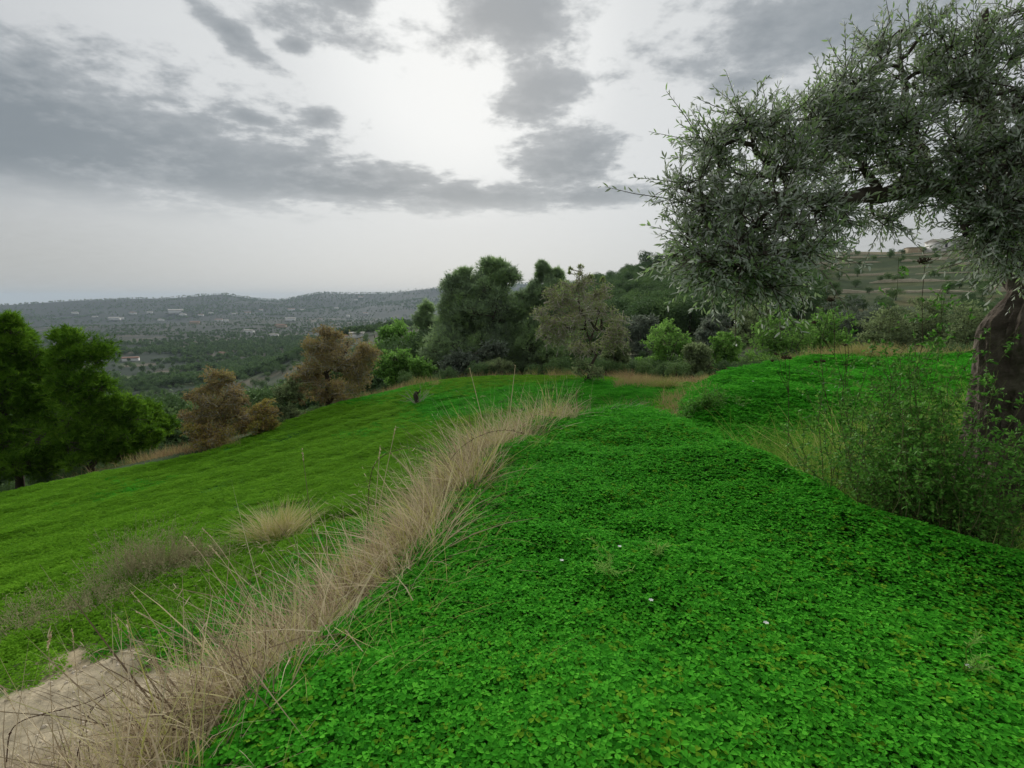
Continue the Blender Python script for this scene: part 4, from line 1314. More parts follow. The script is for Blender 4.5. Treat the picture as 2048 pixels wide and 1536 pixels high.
link("dry_grass", acc.mesh("dry_grass", [M["dry_grass"]]), None, "sparse dry litter and short grass on the bare earth", "dry grass", None, "stuff")

# separate tufts
def tuft(px, t, n, length, mat, label, name="grass_tuft", width=.0016, spread=.09, group=None, tone=.55):
    b = at_depth(px, t)
    a = Acc()
    p = b + rg.normal(0, spread, (n, 3)) * [1, 1, 0]
    p[:, 2] = height(p[:, 0], p[:, 1]) - .02
    lean = (p - b) * 2.2 + rg.normal(0, .2, (n, 3)) + [0, 0, 1]
    blades(a, p, lean, rg.uniform(.5, 1.05, n) * length, rg.uniform(.7, 1.3, n) * width, np.clip(rg.normal(tone, .18, n), 0, 1), rg, 4, rg.uniform(.1, .6, n))
    return link(name, a.mesh(name, [mat], False, b), None, label, "grass tuft", group).__setattr__("location", b)


tuft(530, 6.4, 900, .62, M["dry_grass"], "yellow grass tuft on the lower field beside the bank", width=.003, spread=.14, tone=.85)
tuft(1185, 7.25, 700, .40, M["pale_grass"], "pale grey green grass tuft beyond the clover crest", width=.003, spread=.26)
tuft(1335, 17.0, 500, .6, M["edge_grass"], "round green gold tuft on the field before the scrub", width=.005, spread=.2, tone=.75)
tuft(1260, 21.5, 400, .7, M["edge_grass"], "small straw coloured tuft beside the grey almond", width=.006, spread=.18, tone=.4)
tuft(1545, 4.9, 360, .16, M["weed_brown"], "small brown withered tuft at the edge of the dip", width=.002, spread=.09, tone=.4)

# weeds at the foot of the bank, lower left
def weed_patch(px, t, rx, n, label, seed, hgt=.22):
    b = at_depth(px, t); r2 = np.random.default_rng(seed)
    root = empty("weed_clump", b, label, "weeds")
    a = Acc(); f = Acc()
    p = b + r2.normal(0, 1, (n, 3)) * [rx * 1.15, rx * .55, 0]
    p[:, 2] = height(p[:, 0], p[:, 1])
    d = unit(r2.normal(0, .45, (n, 3)) + [0, 0, 1]); L = r2.uniform(.4, 1.1, n) * hgt * (.35 + 1.4 * sstep(.3, .7, fbm(p[:, 0] * 3.5, p[:, 1] * 3.5, seed, 2)))
    e_ = p + d * L[:, None]
    tubes3(a, p, e_, .0022, .0012, r2.random(n))
    for q in range(10):
        w = r2.uniform(.25, 1.05, n)
        leaves(f, p + (e_ - p) * w[:, None] + r2.normal(0, .015, (n, 3)), d + r2.normal(0, .8, (n, 3)), r2.normal(0, 1, (n, 3)), r2.uniform(.012, .03, n), .007, np.clip(r2.normal(.5, .25, n), 0, 1), DIA)
    link("stems", a.mesh("stems", [M["weed_brown"]], False, b), root, kind="stuff")
    link("foliage", f.mesh("foliage", [M["weed_brown"]], False, b), root, kind="stuff")


weed_patch(265, 5.5, .30, 620, "grey brown weed clump on the lower field", 401, .36)
weed_patch(345, 5.8, .2, 320, "smaller grey brown weed clump adjoining the bigger one", 402, .32)
weed_patch(90, 4.8, .36, 320, "reddish brown low weeds near the pale bare earth", 403, .17)
weed_patch(0, 4.5, .25, 260, "brown weeds cut by the left picture edge above the bare earth", 404, .18)

# foreground stalks with seed heads
STK_ = [(150, 1570, 15, 1392, 1.7, "thick pale"), (95, 1545, 97, 1285, 2.0, "fork headed"), (170, 1550, 145, 1268, 2.1, "slim"), (290, 1550, 233, 1240, 2.1, "tall leaning"),
       (285, 1500, 256, 1250, 2.25, "twin"), (385, 1330, 268, 1190, 2.7, "arching"), (470, 1330, 275, 1225, 2.6, "low arching"), (540, 1230, 375, 1078, 3.2, "long arching"), (570, 1220, 410, 1062, 3.25, "upper arching"),
       (560, 1240, 425, 1098, 3.1, "drooping"), (720, 1180, 790, 860, 3.6, "upright"), (740, 1230, 760, 900, 3.4, "bent"), (640, 1130, 605, 905, 3.9, "dark"), (985, 930, 940, 740, 5.6, "greenish"), (1010, 900, 1030, 735, 6.0, "slender")]
STK = [(a_, b_, c_, d_, t_ * (1.25 if q_ < 7 else 1.0), k_) for q_, (a_, b_, c_, d_, t_, k_) in enumerate(STK_)]
LABS = ["thick pale grass stalk leaning out at the bottom left corner", "grass stalk with a forked finger-like seed head by the bare earth", "slim green stalk with narrow spike right of the fork headed stalk",
        "tall pale stalk crossing in front of the bare earth, leaning left", "straight stalk close beside the tall left-leaning stalk", "grass stalk arching left over the bramble cane", "lower of the stalks arching left toward the field",
        "topmost long stalk arching left in front of the lower field", "stalk arching left just right of the topmost one", "drooping stalk hanging below the two arching ones", "upright straw stalk with pale spike on the bank, mid height",
        "bent straw stalk in the thickest part of the dry bank", "dark bare stalk standing left of the bank against the field", "greenish oat stalk with nodding head near the far end of the bank", "slender oat stalk at the far end of the bank below the broom"]
for q, (bx, by, tx, ty, t, kd) in enumerate(STK):
    b = P(bx, by, t); b[2] = hz(b[0], b[1])
    e_ = P(tx, ty, t)
    root = empty("grass_stalk", b, LABS[q], "grass stalk")
    a = Acc()
    n_ = 12
    f = np.linspace(0, 1, n_)[:, None]
    mid = b * .35 + e_ * .65 + np.array([.0, 0, .16 * np.linalg.norm(e_ - b)]) * (1 if "arch" in kd or "droop" in kd else .15)
    pth = b * (1 - f) ** 2 + 2 * f * (1 - f) * mid + e_ * f ** 2
    w = t * .0006
    tube(a, pth, np.linspace(w * 1.5, w * .7, n_), 5, .62 if kd != "dark" else .1)
    link("stem", a.mesh("stem", [M["dry_grass"]], True, b), root)
    hd = Acc()
    dr_ = unit(pth[-1] - pth[-2])
    nb = 3 if kd == "fork headed" else 1
    for z_ in range(nb):
        dd = unit(dr_ + (rg.normal(0, .45, 3) if nb > 1 else 0))
        m_ = 26
        w = rg.uniform(-.02 if nb > 1 else -.07, .05 if nb > 1 else .02, m_)
        leaves(hd, e_ + dd * w[:, None], dd + rg.normal(0, .25, (m_, 3)), rg.normal(0, 1, (m_, 3)), .016, .0045, np.clip(rg.normal(.65, .1, m_), 0, 1), LENS)
    link("seed_head", hd.mesh("seed_head", [M["dry_grass"]], False, b), root)

# bramble canes
CANES = [([(18, 1448, 3.1), (90, 1425, 3.1), (200, 1405, 3.05), (290, 1330, 3.0), (370, 1290, 3.0), (480, 1262, 3.05), (560, 1250, 3.1)], "long thorny bramble cane arching over the pale bare earth"),
         ([(150, 1530, 2.8), (165, 1460, 2.85), (185, 1410, 2.9), (230, 1380, 2.95)], "short bramble cane rising from the bottom left corner"),
         ([(890, 938, 4.5), (912, 900, 4.7), (960, 868, 4.9), (1010, 857, 5.0), (1048, 868, 5.0)], "dark bramble cane looping over the clover's left edge"),
         ([(735, 930, 4.3), (780, 902, 4.5), (830, 892, 4.6), (870, 905, 4.7)], "bramble cane half hidden in the dry bank grass"),
         ([(1035, 860, 5.8), (1060, 842, 6.0), (1110, 838, 6.1)], "small dark cane below the far end of the dry grass")]
for pts, lab in CANES:
    p = np.array([P(*q) for q in pts])
    tq = np.linspace(0, len(p) - 1, len(p) * 5)
    q3 = np.stack([np.interp(tq, np.arange(len(p)), p[:, d]) for d in range(3)], 1)
    for _ in range(4):
        q3[1:-1] = (q3[:-2] + 2 * q3[1:-1] + q3[2:]) / 4
    g0 = q3[0] + (q3[0] - q3[3]) * .5; g0[2] = hz(g0[0], g0[1]) - .02
    rise = np.linspace(0, 1, 8)[:-1, None]
    q3 = np.concatenate([g0 * (1 - rise) + q3[0] * rise, q3])
    for _ in range(8):
        q3[1:-1] = (q3[:-2] + 2 * q3[1:-1] + q3[2:]) / 4
    b = q3[0].copy()
    root = empty("bramble_cane", b, lab, "bramble")
    a = Acc(); tube(a, q3, np.linspace(.0034, .0018, len(q3)), 6, .4)
    link("stem", a.mesh("stem", [M["cane"]], True, b), root)
    a = Acc(); m_ = 60
    ix = rg.integers(1, len(q3), m_)
    leaves(a, q3[ix] + rg.normal(0, .003, (m_, 3)), rg.normal(0, 1, (m_, 3)), rg.normal(0, 1, (m_, 3)), np.where(rg.random(m_) < .3, .022, .008), np.where(rg.random(m_) < .3, .012, .003), rg.random(m_), LENS)
    link("thorns", a.mesh("thorns", [M["cane"]], False, b), root)

# ------------------------------------------------------------------ plants by the olive
def stem_shrub(px, t, n, hgt, rx, label, seed, leafsz=.028, mat=None, top=None):
    b = at_depth(px, t); r2 = np.random.default_rng(seed)
    root = empty("wild_shrub", b, label, "shrub")
    a = Acc(); f = Acc()
    for q in range(n):
        p0 = b + r2.normal(0, .35, 3) * [rx, rx * .6, 0]; p0[2] = hz(p0[0], p0[1])
        L = hgt * r2.uniform(.55, 1.1)
        e_ = p0 + unit(r2.normal(0, .22, 3) + [0, 0, 1]) * L
        pts = bez(p0, e_, 8, 0, r2, .02)
        tube(a, pts, np.linspace(.0036, .0012, 8), 4, r2.random())
        m_ = 18
        w = r2.uniform(.2, .98, m_)
        S0 = np.stack([np.interp(w * 7, np.arange(8), pts[:, d]) for d in range(3)], 1)
        S1 = S0 + unit(r2.normal(0, 1, (m_, 3)) * [1, 1, .4] + [0, 0, .45]) * r2.uniform(.06, .22, (m_, 1)) * (1.2 - w[:, None] * .6)
        tubes3(a, S0, S1, .0016, .0008, r2.random(m_))
        kk = 9
        g = r2.uniform(.15, 1.05, (m_, kk, 1))
        pos = (S0[:, None] * (1 - g) + S1[:, None] * g).reshape(-1, 3)
        ax = np.repeat(unit(S1 - S0), kk, 0) + r2.normal(0, .7, (m_ * kk, 3))
        leaves(f, pos, ax, r2.normal(0, 1, pos.shape) + [0, 0, 1], r2.uniform(.6, 1.3, len(pos)) * leafsz, r2.uniform(.35, .55, len(pos)) * leafsz, np.clip(r2.normal(.5, .22, len(pos)), 0, 1), OVAL)
    link("stems", a.mesh("stems", [M["green_stem"]], False, b), root, kind="stuff")
    link("foliage", f.mesh("foliage", [mat or M["near_shrub"]], False, b), root, kind="stuff")


stem_shrub(1905, 3.4, 30, 1.8, .42, "small leaved wild shrub growing against the olive trunk's left side", 501)
stem_shrub(1815, 3.6, 30, 1.85, .5, "airy small leaved shrub before the terraced slope", 502)
stem_shrub(1750, 4.1, 13, 1.3, .5, "lower leafy shrub left of the airy small leaved one", 503)
stem_shrub(1900, 3.15, 40, 1.0, .55, "thick waist-high green shoots in front of the olive trunk", 504, .026)
stem_shrub(1995, 2.95, 36, .95, .45, "dense leafy shoots at the right picture edge below the trunk", 505, .026)
stem_shrub(1815, 3.3, 22, .75, .45, "dark leafy shoots on the near edge of the dip", 508, .026)
stem_shrub(1405, 8.2, 26, .34, .8, "low dark shrub at the left end of the second rise", 506, .03)
stem_shrub(2080, 3.6, 22, 1.2, .4, "shrub right of the trunk at the picture edge", 507)

# dried wild carrot stalks
UMB = [((1585, 950), (1570, 715), 4.9, [(1570, 715, 9), (1552, 708, 6), (1580, 716, 6), (1545, 722, 5)], "tall thin weed with dark withered heads rising from the dip"),
       ((1855, 760), (1850, 525), 3.6, [(1848, 522, 17)], "dried wild carrot with one dark cupped head before the white house"),
       ((1740, 760), (1662, 600), 4.3, [(1660, 600, 10), (1628, 645, 7)], "dried weed with dark cupped heads under the olive branch"),
       ((1720, 770), (1640, 720), 4.6, [(1632, 724, 6), (1645, 722, 7)], "short dried weed with two dark heads above the clover"),
       ((1735, 800), (1690, 655), 4.4, [(1690, 690, 6)], "leaning dry stem across the dry grass strip")]
for (bx, by), (tx, ty), t, heads, lab in UMB:
    b = P(bx, by, t); b[2] = hz(b[0], b[1])
    e_ = P(tx, ty, t)
    root = empty("dried_weed", b, lab, "weed")
    a = Acc()
    pts = bez(b, e_, 9, 0, rg, .008)
    tube(a, pts, np.linspace(.0034, .0018, 9), 6, .3)
    for hx, hy, hr in heads:
        h0 = P(hx, hy, t)
        if np.linalg.norm(h0 - e_) > .03:
            tube(a, bez(pts[6], h0, 5, 0, rg, .02), np.linspace(.003, .0015, 5), 4, .3)
    link("stem", a.mesh("stem", [M["umbel"]], True, b), root)
    for hx, hy, hr in heads:
        h0 = P(hx, hy, t); rr_ = hr * .72 * t / 1024
        a = Acc(); m_ = 30
        dd = unit(rg.normal(0, 1, (m_, 3)) * [1, 1, .25] + [0, 0, 1.0])
        tubes3(a, np.repeat((h0 - [0, 0, rr_ * .5])[None], m_, 0), h0 - [0, 0, rr_ * .5] + dd * rr_ * 1.1, .0012, .0012, rg.random(m_))
        p = h0 - [0, 0, rr_ * .5] + np.repeat(dd, 5, 0) * rr_ * rg.uniform(.6, 1.2, (m_ * 5, 1)) + rg.normal(0, rr_ * .1, (m_ * 5, 3))
        leaves(a, p, rg.normal(0, 1, p.shape), rg.normal(0, 1, p.shape), rr_ * .34, rr_ * .2, rg.random(len(p)), LENS)
        link("seed_head", a.mesh("seed_head", [M["umbel"]], False, b), root)

# small plants and flowers in the clover
def small_plant(px, py, hgt, label, seed, n=9):
    f_ = foot(px, py)
    b = f_[0]; r2 = np.random.default_rng(seed)
    root = empty("fleabane_plant", b, label, "plant")
    a = Acc(); f = Acc()
    top = b + [0, 0, hgt]
    tube(a, bez(b, top, 6, 0, r2, .02), np.linspace(.003, .0015, 6), 5, .5)
    for q in range(n):
        w = r2.uniform(.25, .95)
        s0 = b + (top - b) * w
        s1 = s0 + unit(r2.normal(0, 1, 3) * [1, 1, .3] + [0, 0, .8]) * hgt * r2.uniform(.25, .5)
        tubes3(a, s0[None], s1[None], .0014, .0008, .5)
        m_ = 16
        p = s0 + (s1 - s0) * r2.uniform(.1, 1.05, (m_, 1))
        leaves(f, p, (s1 - s0) / hgt + r2.normal(0, .35, (m_, 3)), r2.normal(0, 1, (m_, 3)), r2.uniform(.018, .04, m_), .005, r2.uniform(.5, 1, m_), LENS)
    link("stem", a.mesh("stem", [M["green_grass"]], False, b), root)
    link("leaves", f.mesh("leaves", [M["shrub_green"]], False, b), root, kind="stuff")


small_plant(1215, 1190, .26, "slender branching pale green plant standing in the near clover", 601, 12)
small_plant(1310, 1140, .17, "smaller pale green plant behind the slender branching one", 602, 8)
small_plant(1905, 1480, .2, "pale green sprig in the clover at the bottom right", 603, 7)
FL = [(1123, 1157, "white flower in the clover left of the slender plant"), (1300, 1242, "tiny white flower right of the slender plant"), (1528, 1292, "white flower alone in the clover below the dip's ridge"), (1908, 1513, "white flower near the bottom right corner"),
      (1238, 1128, "white flower touching the slender plant"), (1505, 775, "white fleck flower on the second rise, left part"), (1700, 742, "white flower near the top of the second rise"), (1722, 737, "white flower at the top edge of the second rise"), (1655, 795, "white flower on the second rise beside the shoots")]
for q, (px, py, lab) in enumerate(FL):
    f_ = foot(px, py)
    b = f_[0]
    root = empty("clover_flower", b, lab, "flower")
    a = Acc(); c0 = b + [0, 0, .11]
    tube(a, [b, c0], .0012, 4, .5)
    link("stem", a.mesh("stem", [M["clover_stem"]], False, b), root)
    a = Acc(); m_ = 6; an = np.arange(m_) * 6.2832 / m_
    sz = .013 if f_[1] < 5 else .022
    dd = np.stack([np.cos(an), np.sin(an), np.full(m_, .35)], 1)
    leaves(a, np.repeat(c0[None], m_, 0), dd, np.repeat([[0, 0, 1.0]], m_, 0), sz, sz * .7, rg.random(m_), OVAL)
    link("petals", a.mesh("petals", [M["white_petal"]], False, b), root)

# ------------------------------------------------------------------ hillside and valley trees
def far_tree(seed, hgt=5.0, lobes=11, q_per=85, leaf=.36, flat=.8, mat="far_tree", needle=False):
    r2 = np.random.default_rng(seed)
    a = Acc()
    tube(a, bez((0, 0, -.5), (r2.normal(0, .2), r2.normal(0, .2), hgt * .6), 6, 0, r2, .02), np.linspace(.17, .07, 6), 6, .4, 0)
    f = Acc()
    for q in range(lobes):
        c0 = np.array([0, 0, hgt * .62]) + unit(r2.normal(0, 1, 3)) * np.array([.3, .3, .26]) * hgt * r2.random() ** .4
        rd = hgt * r2.uniform(.13, .22)
        dd = unit(r2.normal(0, 1, (q_per, 3)) + [0, 0, .3])
        p = c0 + dd * rd * r2.uniform(.55, 1.1, (q_per, 1)) * [1, 1, flat]
        leaves(f, p, dd + r2.normal(0, .6, p.shape), dd + r2.normal(0, .5, p.shape), leaf * r2.uniform(.6, 1.3, q_per), leaf * .6, np.clip(r2.uniform(.2, .8) + r2.normal(0, .15, q_per), 0, 1), OVAL)
        tubes3(a, np.array([[0, 0, hgt * .4]]), c0[None], .05, .02, .4, 0)
    return a.mesh("trunk", [M["bark"]]), f.mesh("crown", [M[mat]])


FT = [far_tree(700 + q, 5.0 + .6 * q, 12 + q, 190, .21) for q in range(4)]
fine = []
for q in range(4):
    a = Acc(); r2 = np.random.default_rng(740 + q); hgt = 5.5
    tube(a, [(0, 0, -.6), (.1, 0, hgt * .3), (0, .1, hgt * .55)], [.18, .13, .07], 5, .2, 0)
    for w in range(15):
        c0 = np.array([0, 0, hgt * .48]) + unit(r2.normal(0, 1, 3)) * np.array([.34, .34, .32]) * hgt * r2.random() ** .4
        rd = hgt * r2.uniform(.12, .2); m_ = 170
        dd = unit(r2.normal(0, 1, (m_, 3)) + [0, 0, .3])
        p = c0 + dd * rd * r2.uniform(.6, 1.1, (m_, 1))
        leaves(a, p, dd + r2.normal(0, .6, p.shape), dd + r2.normal(0, .5, p.shape), .2 * r2.uniform(.6, 1.3, m_), .12, np.clip(r2.uniform(.1, .9) + r2.normal(0, .14, m_), 0, 1), OVAL, mi=1)
    fine.append(a.mesh("middle_tree", [M["bark"], M["far_tree"]]))
protos = []
rg = np.random.default_rng(801)


def scatter_sites(n, az0, az1, r0, r1, seed, dens=None, sep=0):
    r2 = np.random.default_rng(seed)
    az_ = np.radians(r2.uniform(az0, az1, n)); rr = np.exp(r2.uniform(math.log(r0), math.log(r1), n))
    x, y = rr * np.sin(az_), rr * np.cos(az_)
    k = np.ones(n, bool) if dens is None else r2.random(n) < dens(x, y, rr, np.degrees(az_))
    return np.stack([x[k], y[k], height(x[k], y[k])], 1)


# single trees that can be told apart: wooded hillside and the spur left of it
hill = scatter_sites(260, 5, 29, 62, 210, 811, lambda x, y, r_, a_: .22 + .5 * (fbm(x / 20, y / 20, 5, 2) > .45))
hill = hill[np.argsort(np.hypot(hill[:, 0], hill[:, 1]))][:90]
spur = scatter_sites(260, -30, 3, 60, 260, 812, lambda x, y, r_, a_: .5 * np.ones_like(x))
spur = spur[np.argsort(np.hypot(spur[:, 0], spur[:, 1]))][:80]
first = None
for pts, lab, grp in ((hill, "round dark green tree on the wooded hillside right of the grey almond", "trees on the wooded hillside"), (spur, "green tree on the wooded spur falling to the valley", "trees on the wooded spur")):
    pr = {}
    for q, p in enumerate(pts):
        v = int(rg.integers(0, 4))
        s_ = float(rg.uniform(.6, 1.15))
        if v not in pr:
            o = empty("hillside_tree", p, lab, "tree", grp)
            link("trunk", FT[v][0], o); link("crown", FT[v][1], o)
            o.scale = (s_, s_, s_ * .9); o.rotation_euler = (0, 0, rg.uniform(0, 6.28))
            pr[v] = o
        else:
            copy_tree(pr[v], p, rg.uniform(0, 6.28), (s_ * 1.05, s_, s_ * float(rg.uniform(.75, 1.05))))
# skyline pines on the hilltop
for px, py, t, sz, lab in ((1283, 545, 205, 1.5, "skyline pine standing left on the hilltop"), (1335, 530, 190, 1.7, "largest skyline pine on the hilltop by the olive twigs"), (1310, 538, 200, 1.1, "small skyline pine between two bigger ones")):
    p = at_depth(px, t)
    o = empty("pine_tree", p, lab, "pine tree", "skyline pines on the hilltop")
    link("trunk", FT[1][0], o); link("crown", FT[1][1], o); o.scale = (sz, sz, sz)

both = []
for q in range(4):
    a = Acc(); r2 = np.random.default_rng(900 + q)
    hgt = 5.5
    tube(a, [(0, 0, -.6), (0, 0, hgt * .5)], [.18, .1], 4, .2, 0)
    for w in range(9):
        c0 = np.array([0, 0, hgt * .55]) + unit(r2.normal(0, 1, 3)) * np.array([.34, .34, .24]) * hgt * r2.random() ** .4
        rd = hgt * r2.uniform(.15, .25); m_ = 36
        dd = unit(r2.normal(0, 1, (m_, 3)) + [0, 0, .3])
        p = c0 + dd * rd * r2.uniform(.6, 1.1, (m_, 1))
        leaves(a, p, dd + r2.normal(0, .6, p.shape), dd + r2.normal(0, .5, p.shape), .75 * r2.uniform(.6, 1.3, m_), .5, np.clip(r2.uniform(.1, .9) + r2.normal(0, .12, m_), 0, 1), OVAL, mi=1)
    both.append(a.mesh("far_tree", [M["bark"], M["far_tree"]]))


def wood(name, label, sites, s_lo, s_hi, both=both):
    n = len(sites)
    scatter(name, both, sites, np.stack([np.zeros(n), np.zeros(n), rg.uniform(0, 6.28, n)], 1), rg.uniform(s_lo, s_hi, n), rg.integers(0, 4, n), label, "woodland")
    print(name, n)


wood("hillside_wood", "dense woodland covering the hillside behind the grey almond", scatter_sites(1500, 4, 30, 60, 330, 821, lambda x, y, r_, a_: .35 + .5 * (fbm(x / 26, y / 26, 6, 2) > .42)), .5, 1.15, fine)
wood("slope_scrub", "low scrub dotted over the terraced slope", scatter_sites(900, 28, 62, 45, 185, 822, lambda x, y, r_, a_: np.where(r_ < 80, .6, .3)), .14, .42, fine)
wood("spur_wood", "woodland on the slope dropping from the field to the valley", scatter_sites(5200, -62, 5, 38, 640, 823, lambda x, y, r_, a_: np.where((a_ < -24) & (r_ > 120) & (r_ < 190), .2, .9) * (.35 + .65 * (fbm(x / 60, y / 50, 4, 2) > .42))), .5, 1.15, fine)
wood("low_scrub", "low tangled scrub just beyond the field edge", scatter_sites(2600, -50, 52, 22, 75, 826, lambda x, y, r_, a_: np.where(r_ > field_edge(a_) + 1.5, .6, 0.0) * (.3 + .7 * (fbm(x / 4, y / 4, 3, 2) > .42))), .07, .26, fine)
wood("valley_wood", "dark woods and orchard trees on the valley floor", scatter_sites(30000, -64, 2, 380, 2700, 824, lambda x, y, r_, a_: np.clip(.03 + 1.3 * sstep(.40, .50, fbm(x / 190, y / 120, 7, 3)), 0, 1) * np.where((r_ > 1050) & (r_ < 2100), .6, 1)), .5, 1.25)
wood("ridge_wood", "pine woods on the hazy far ridge", scatter_sites(15000, -64, 8, 2700, 4500, 825, lambda x, y, r_, a_: .25 + .75 * (fbm(x / 260, y / 260, 8, 3) > .45)), .9, 2.0)


# ------------------------------------------------------------------ houses
def box(acc, x0, x1, y0, y1, z0, z1, mi=0):
    V = np.array([[x0, y0, z0], [x1, y0, z0], [x1, y1, z0], [x0, y1, z0], [x0, y0, z1], [x1, y0, z1], [x1, y1, z1], [x0, y1, z1]], float)
    acc.add(V, [[0, 3, 2, 1], [4, 5, 6, 7], [0, 1, 5, 4], [1, 2, 6, 5], [2, 3, 7, 6], [3, 0, 4, 7]], .5, mi)


def house(px, py, wpx, hpx, label, wall, roof, group=None, rz=0.0, t=None, windows=0, gable=.35):
    if t is None:
        f_ = foot(px, py, 60, 5200)
        if f_ is None:
            return
        b, t = f_
    else:
        b = at_depth(px, t)
    w = wpx * t / 1024; hh_ = hpx * t / 1024; dpt = w * .6
    root = empty("house", b, label, "house", group)
    root.rotation_euler = (0, 0, rz)
    a = Acc(); box(a, -w / 2, w / 2, -dpt / 2, dpt / 2, -1.5, hh_)
    link("wall", a.mesh("wall", [wall]), root)
    a = Acc()
    ov = .04 * w; rh = dpt * gable * .5
    V = np.array([[-w / 2 - ov, -dpt / 2 - ov, hh_ + .02], [w / 2 + ov, -dpt / 2 - ov, hh_ + .02], [w / 2 + ov, dpt / 2 + ov, hh_ + .02], [-w / 2 - ov, dpt / 2 + ov, hh_ + .02], [-w / 2 - ov, 0, hh_ + rh], [w / 2 + ov, 0, hh_ + rh]])
    a.add(V, [[0, 1, 5, 4], [2, 3, 4, 5], [0, 3, 2, 1]], .5); a.add(V, [[0, 4, 3], [1, 2, 5]], .5)
    link("roof", a.mesh("roof", [roof]), root)
    for q in range(windows):
        a = Acc(); xx = -w / 2 + w * (q + .6) / (windows + .2)
        box(a, xx - .35, xx + .35, -dpt / 2 - .06, -dpt / 2 + .02, hh_ * .35, hh_ * .8)
        link("window", a.mesh("window", [M["glass_dark"]]), root)
    return root


WW, RP, RT, WT = M["wall_white"], M["roof_pale"], M["roof_tile"], M["wall_tan"]
house(1868, 506, 62, 18, "long white house on top of the terraced slope", WW, RP, t=152, windows=4, rz=.1, gable=.3)
house(1808, 508, 34, 8, "low tan building left of the white hilltop house", WT, RP, t=156, rz=.08, gable=.12)
house(1895, 506, 14, 14, "small white annex at the right end of the hilltop house", WW, RP, t=151, rz=.1)
house(1447, 640, 16, 6, "small pale hut seen under the olive branch", WW, RP, t=70)
house(715, 654, 28, 9, "large pale house on the wooded spur above the rust brown almond", WW, RP, rz=.3, t=330)
house(690, 662, 16, 6, "pale house left of the large one on the spur", WW, RT, rz=.2, t=340)
house(262, 722, 26, 6, "pink roofed farmhouse among trees low in the valley", WW, RT, rz=.4)
FH = [(266, 629, 14, 4), (352, 627, 24, 6), (366, 632, 12, 4), (402, 633, 9, 4), (229, 640, 18, 4), (243, 639, 9, 4), (438, 643, 13, 4), (453, 644, 9, 4), (581, 642, 18, 5), (583, 622, 12, 4), (673, 618, 7, 3), (712, 602, 6, 3), (722, 596, 9, 3),
      (498, 667, 18, 6), (548, 674, 16, 5), (496, 628, 12, 3), (470, 630, 10, 3), (696, 636, 6, 6), (731, 629, 9, 3), (322, 642, 12, 3), (605, 622, 9, 3), (640, 640, 9, 3), (300, 627, 9, 3), (422, 628, 9, 3), (522, 622, 8, 3), (190, 636, 9, 3), (150, 628, 10, 3)]
HL = {1: "broadest white house at the foot of the far ridge", 2: "white house adjoining the broadest one at the foot of the ridge", 4: "long low white house in the valley just right of the left pines", 5: "small white house beside the long low one near the left pines",
      6: "left of two neighbouring white houses in mid valley", 7: "right of two neighbouring white houses in mid valley", 8: "bright white house in the valley left of the large almond's top", 9: "white house on the ridge slope above the bright valley house",
      11: "lower white house high on the ridge near the domed pine", 12: "highest white house, close under the ridge skyline", 13: "white house on the near valley floor left of the large almond", 14: "nearest white valley house, just left of the large almond's crown",
      17: "narrow white tower house above the large almond's crown"}
for q, (px, py, w, hh_) in enumerate(FH):
    house(px, py, w, hh_, HL.get(q, "tiny white house far off in the hazy valley"), WW, RP if q % 3 else RT, "white houses across the valley", rz=float(rg.uniform(-.6, .6)))
for q, (px, py, w, hh_) in enumerate([(390, 648, 16, 4), (562, 655, 20, 5), (445, 710, 14, 5)]):
    house(px, py, w, hh_, "small tan farm building out on the valley floor", WT, RT, "tan farm buildings in the valley", rz=float(rg.uniform(-.6, .6)))

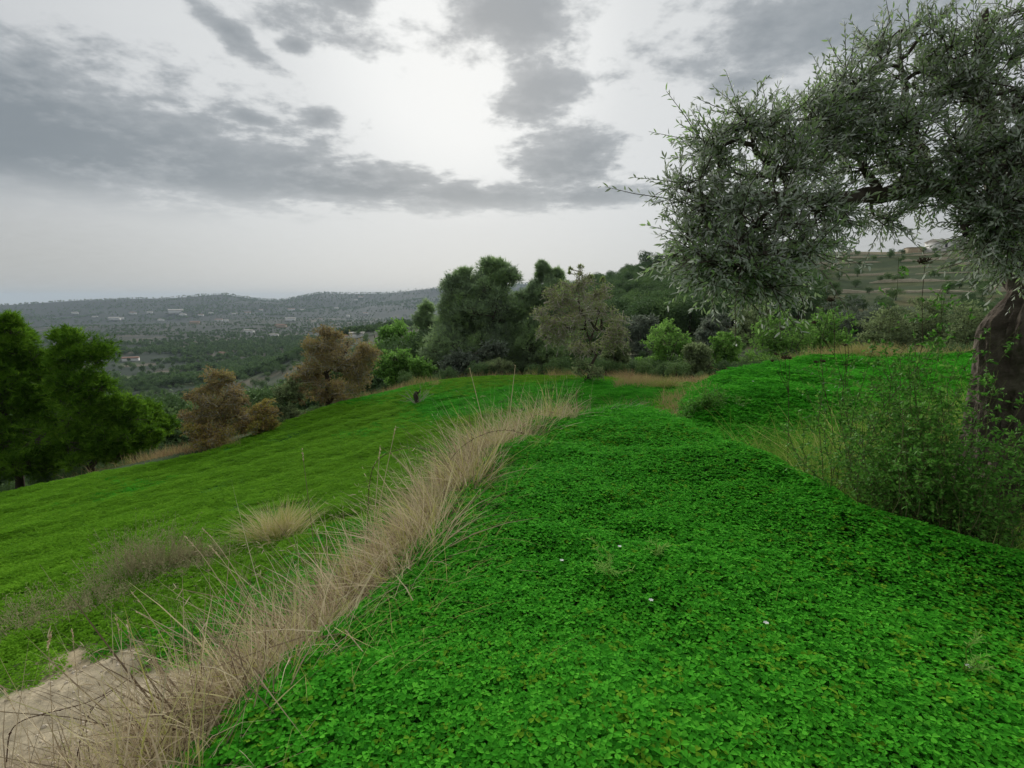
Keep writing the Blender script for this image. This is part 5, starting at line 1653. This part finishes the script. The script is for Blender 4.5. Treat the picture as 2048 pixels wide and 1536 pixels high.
# dry stone terrace walls on the right-hand slope
for q, zt in enumerate((2.6, 4.6, 6.6, 8.6, 10.6, 12.4, 14.0)):
    azs = np.radians(np.linspace(29.0 + (q % 3), 52, 70))
    rr = np.linspace(85, 215, 260)
    pts = []
    for az_ in azs:
        hz_ = height(rr * np.sin(az_), rr * np.cos(az_))
        k = np.argmax(hz_ > zt)
        if hz_[k] > zt:
            pts.append((rr[k] * math.sin(az_), rr[k] * math.cos(az_), zt))
    if len(pts) < 10:
        continue
    p = np.array(pts)
    for _ in range(6):
        p[1:-1] = (p[:-2] + 2 * p[1:-1] + p[2:]) / 4
    n_ = len(p)
    inw = unit(p * [1, 1, 0])
    hh_ = (.22 + .5 * vnoise(np.arange(n_) * .6, np.full(n_, q * 3.3), 9)) * sstep(.25, .5, vnoise(np.arange(n_) * .16, np.full(n_, q * 1.7), 19)) - .25 * (vnoise(np.arange(n_) * .16, np.full(n_, q * 1.7), 19) < .3)
    zg = height(p[:, 0], p[:, 1])
    A_ = p.copy(); A_[:, 2] = zg - .9
    B_ = p.copy(); B_[:, 2] = zg + hh_
    C_ = p + inw * .7; C_[:, 2] = zg + hh_ + .05
    D_ = p + inw * .9; D_[:, 2] = zg - .9
    V = np.stack([A_, B_, C_, D_], 1).reshape(-1, 3)
    ii = np.arange(n_ - 1)[:, None] * 4
    F = (ii[:, :, None] + np.array([[0, 4, 5, 1], [1, 5, 6, 2], [2, 6, 7, 3]])[None]).reshape(-1, 4)
    a = Acc(); a.add(V, F, .5); a.add(V[[0, 1, 2, 3]], [[0, 1, 2, 3]], .5); a.add(V[-4:], [[3, 2, 1, 0]], .5)
    ords = ["lowest", "second lowest", "third lowest", "middle", "third highest", "second highest", "topmost"]
    link("terrace_wall", a.mesh("terrace_wall", [M["dry_stone"]]), None, ords[q] + " of the pale dry stone terrace walls on the slope", "terrace wall", "terrace walls below the white house", "thing")

# ------------------------------------------------------------------ haze
a = Acc()
box(a, -12600, 12600, -12600, 12600, -150, 150)
hm = bpy.data.materials.new("haze")
hm.use_nodes = True
t = hm.node_tree
t.nodes.clear()
pv = t.nodes.new("ShaderNodeVolumePrincipled")
pv.inputs["Color"].default_value = (.72, .85, .98, 1)
pv.inputs["Density"].default_value = 0.9e-4
mo = t.nodes.new("ShaderNodeOutputMaterial")
t.links.new(pv.outputs[0], mo.inputs["Volume"])
link("haze", a.mesh("haze", [hm]), None, "thin pale haze filling the valley air", "haze", None, "stuff")
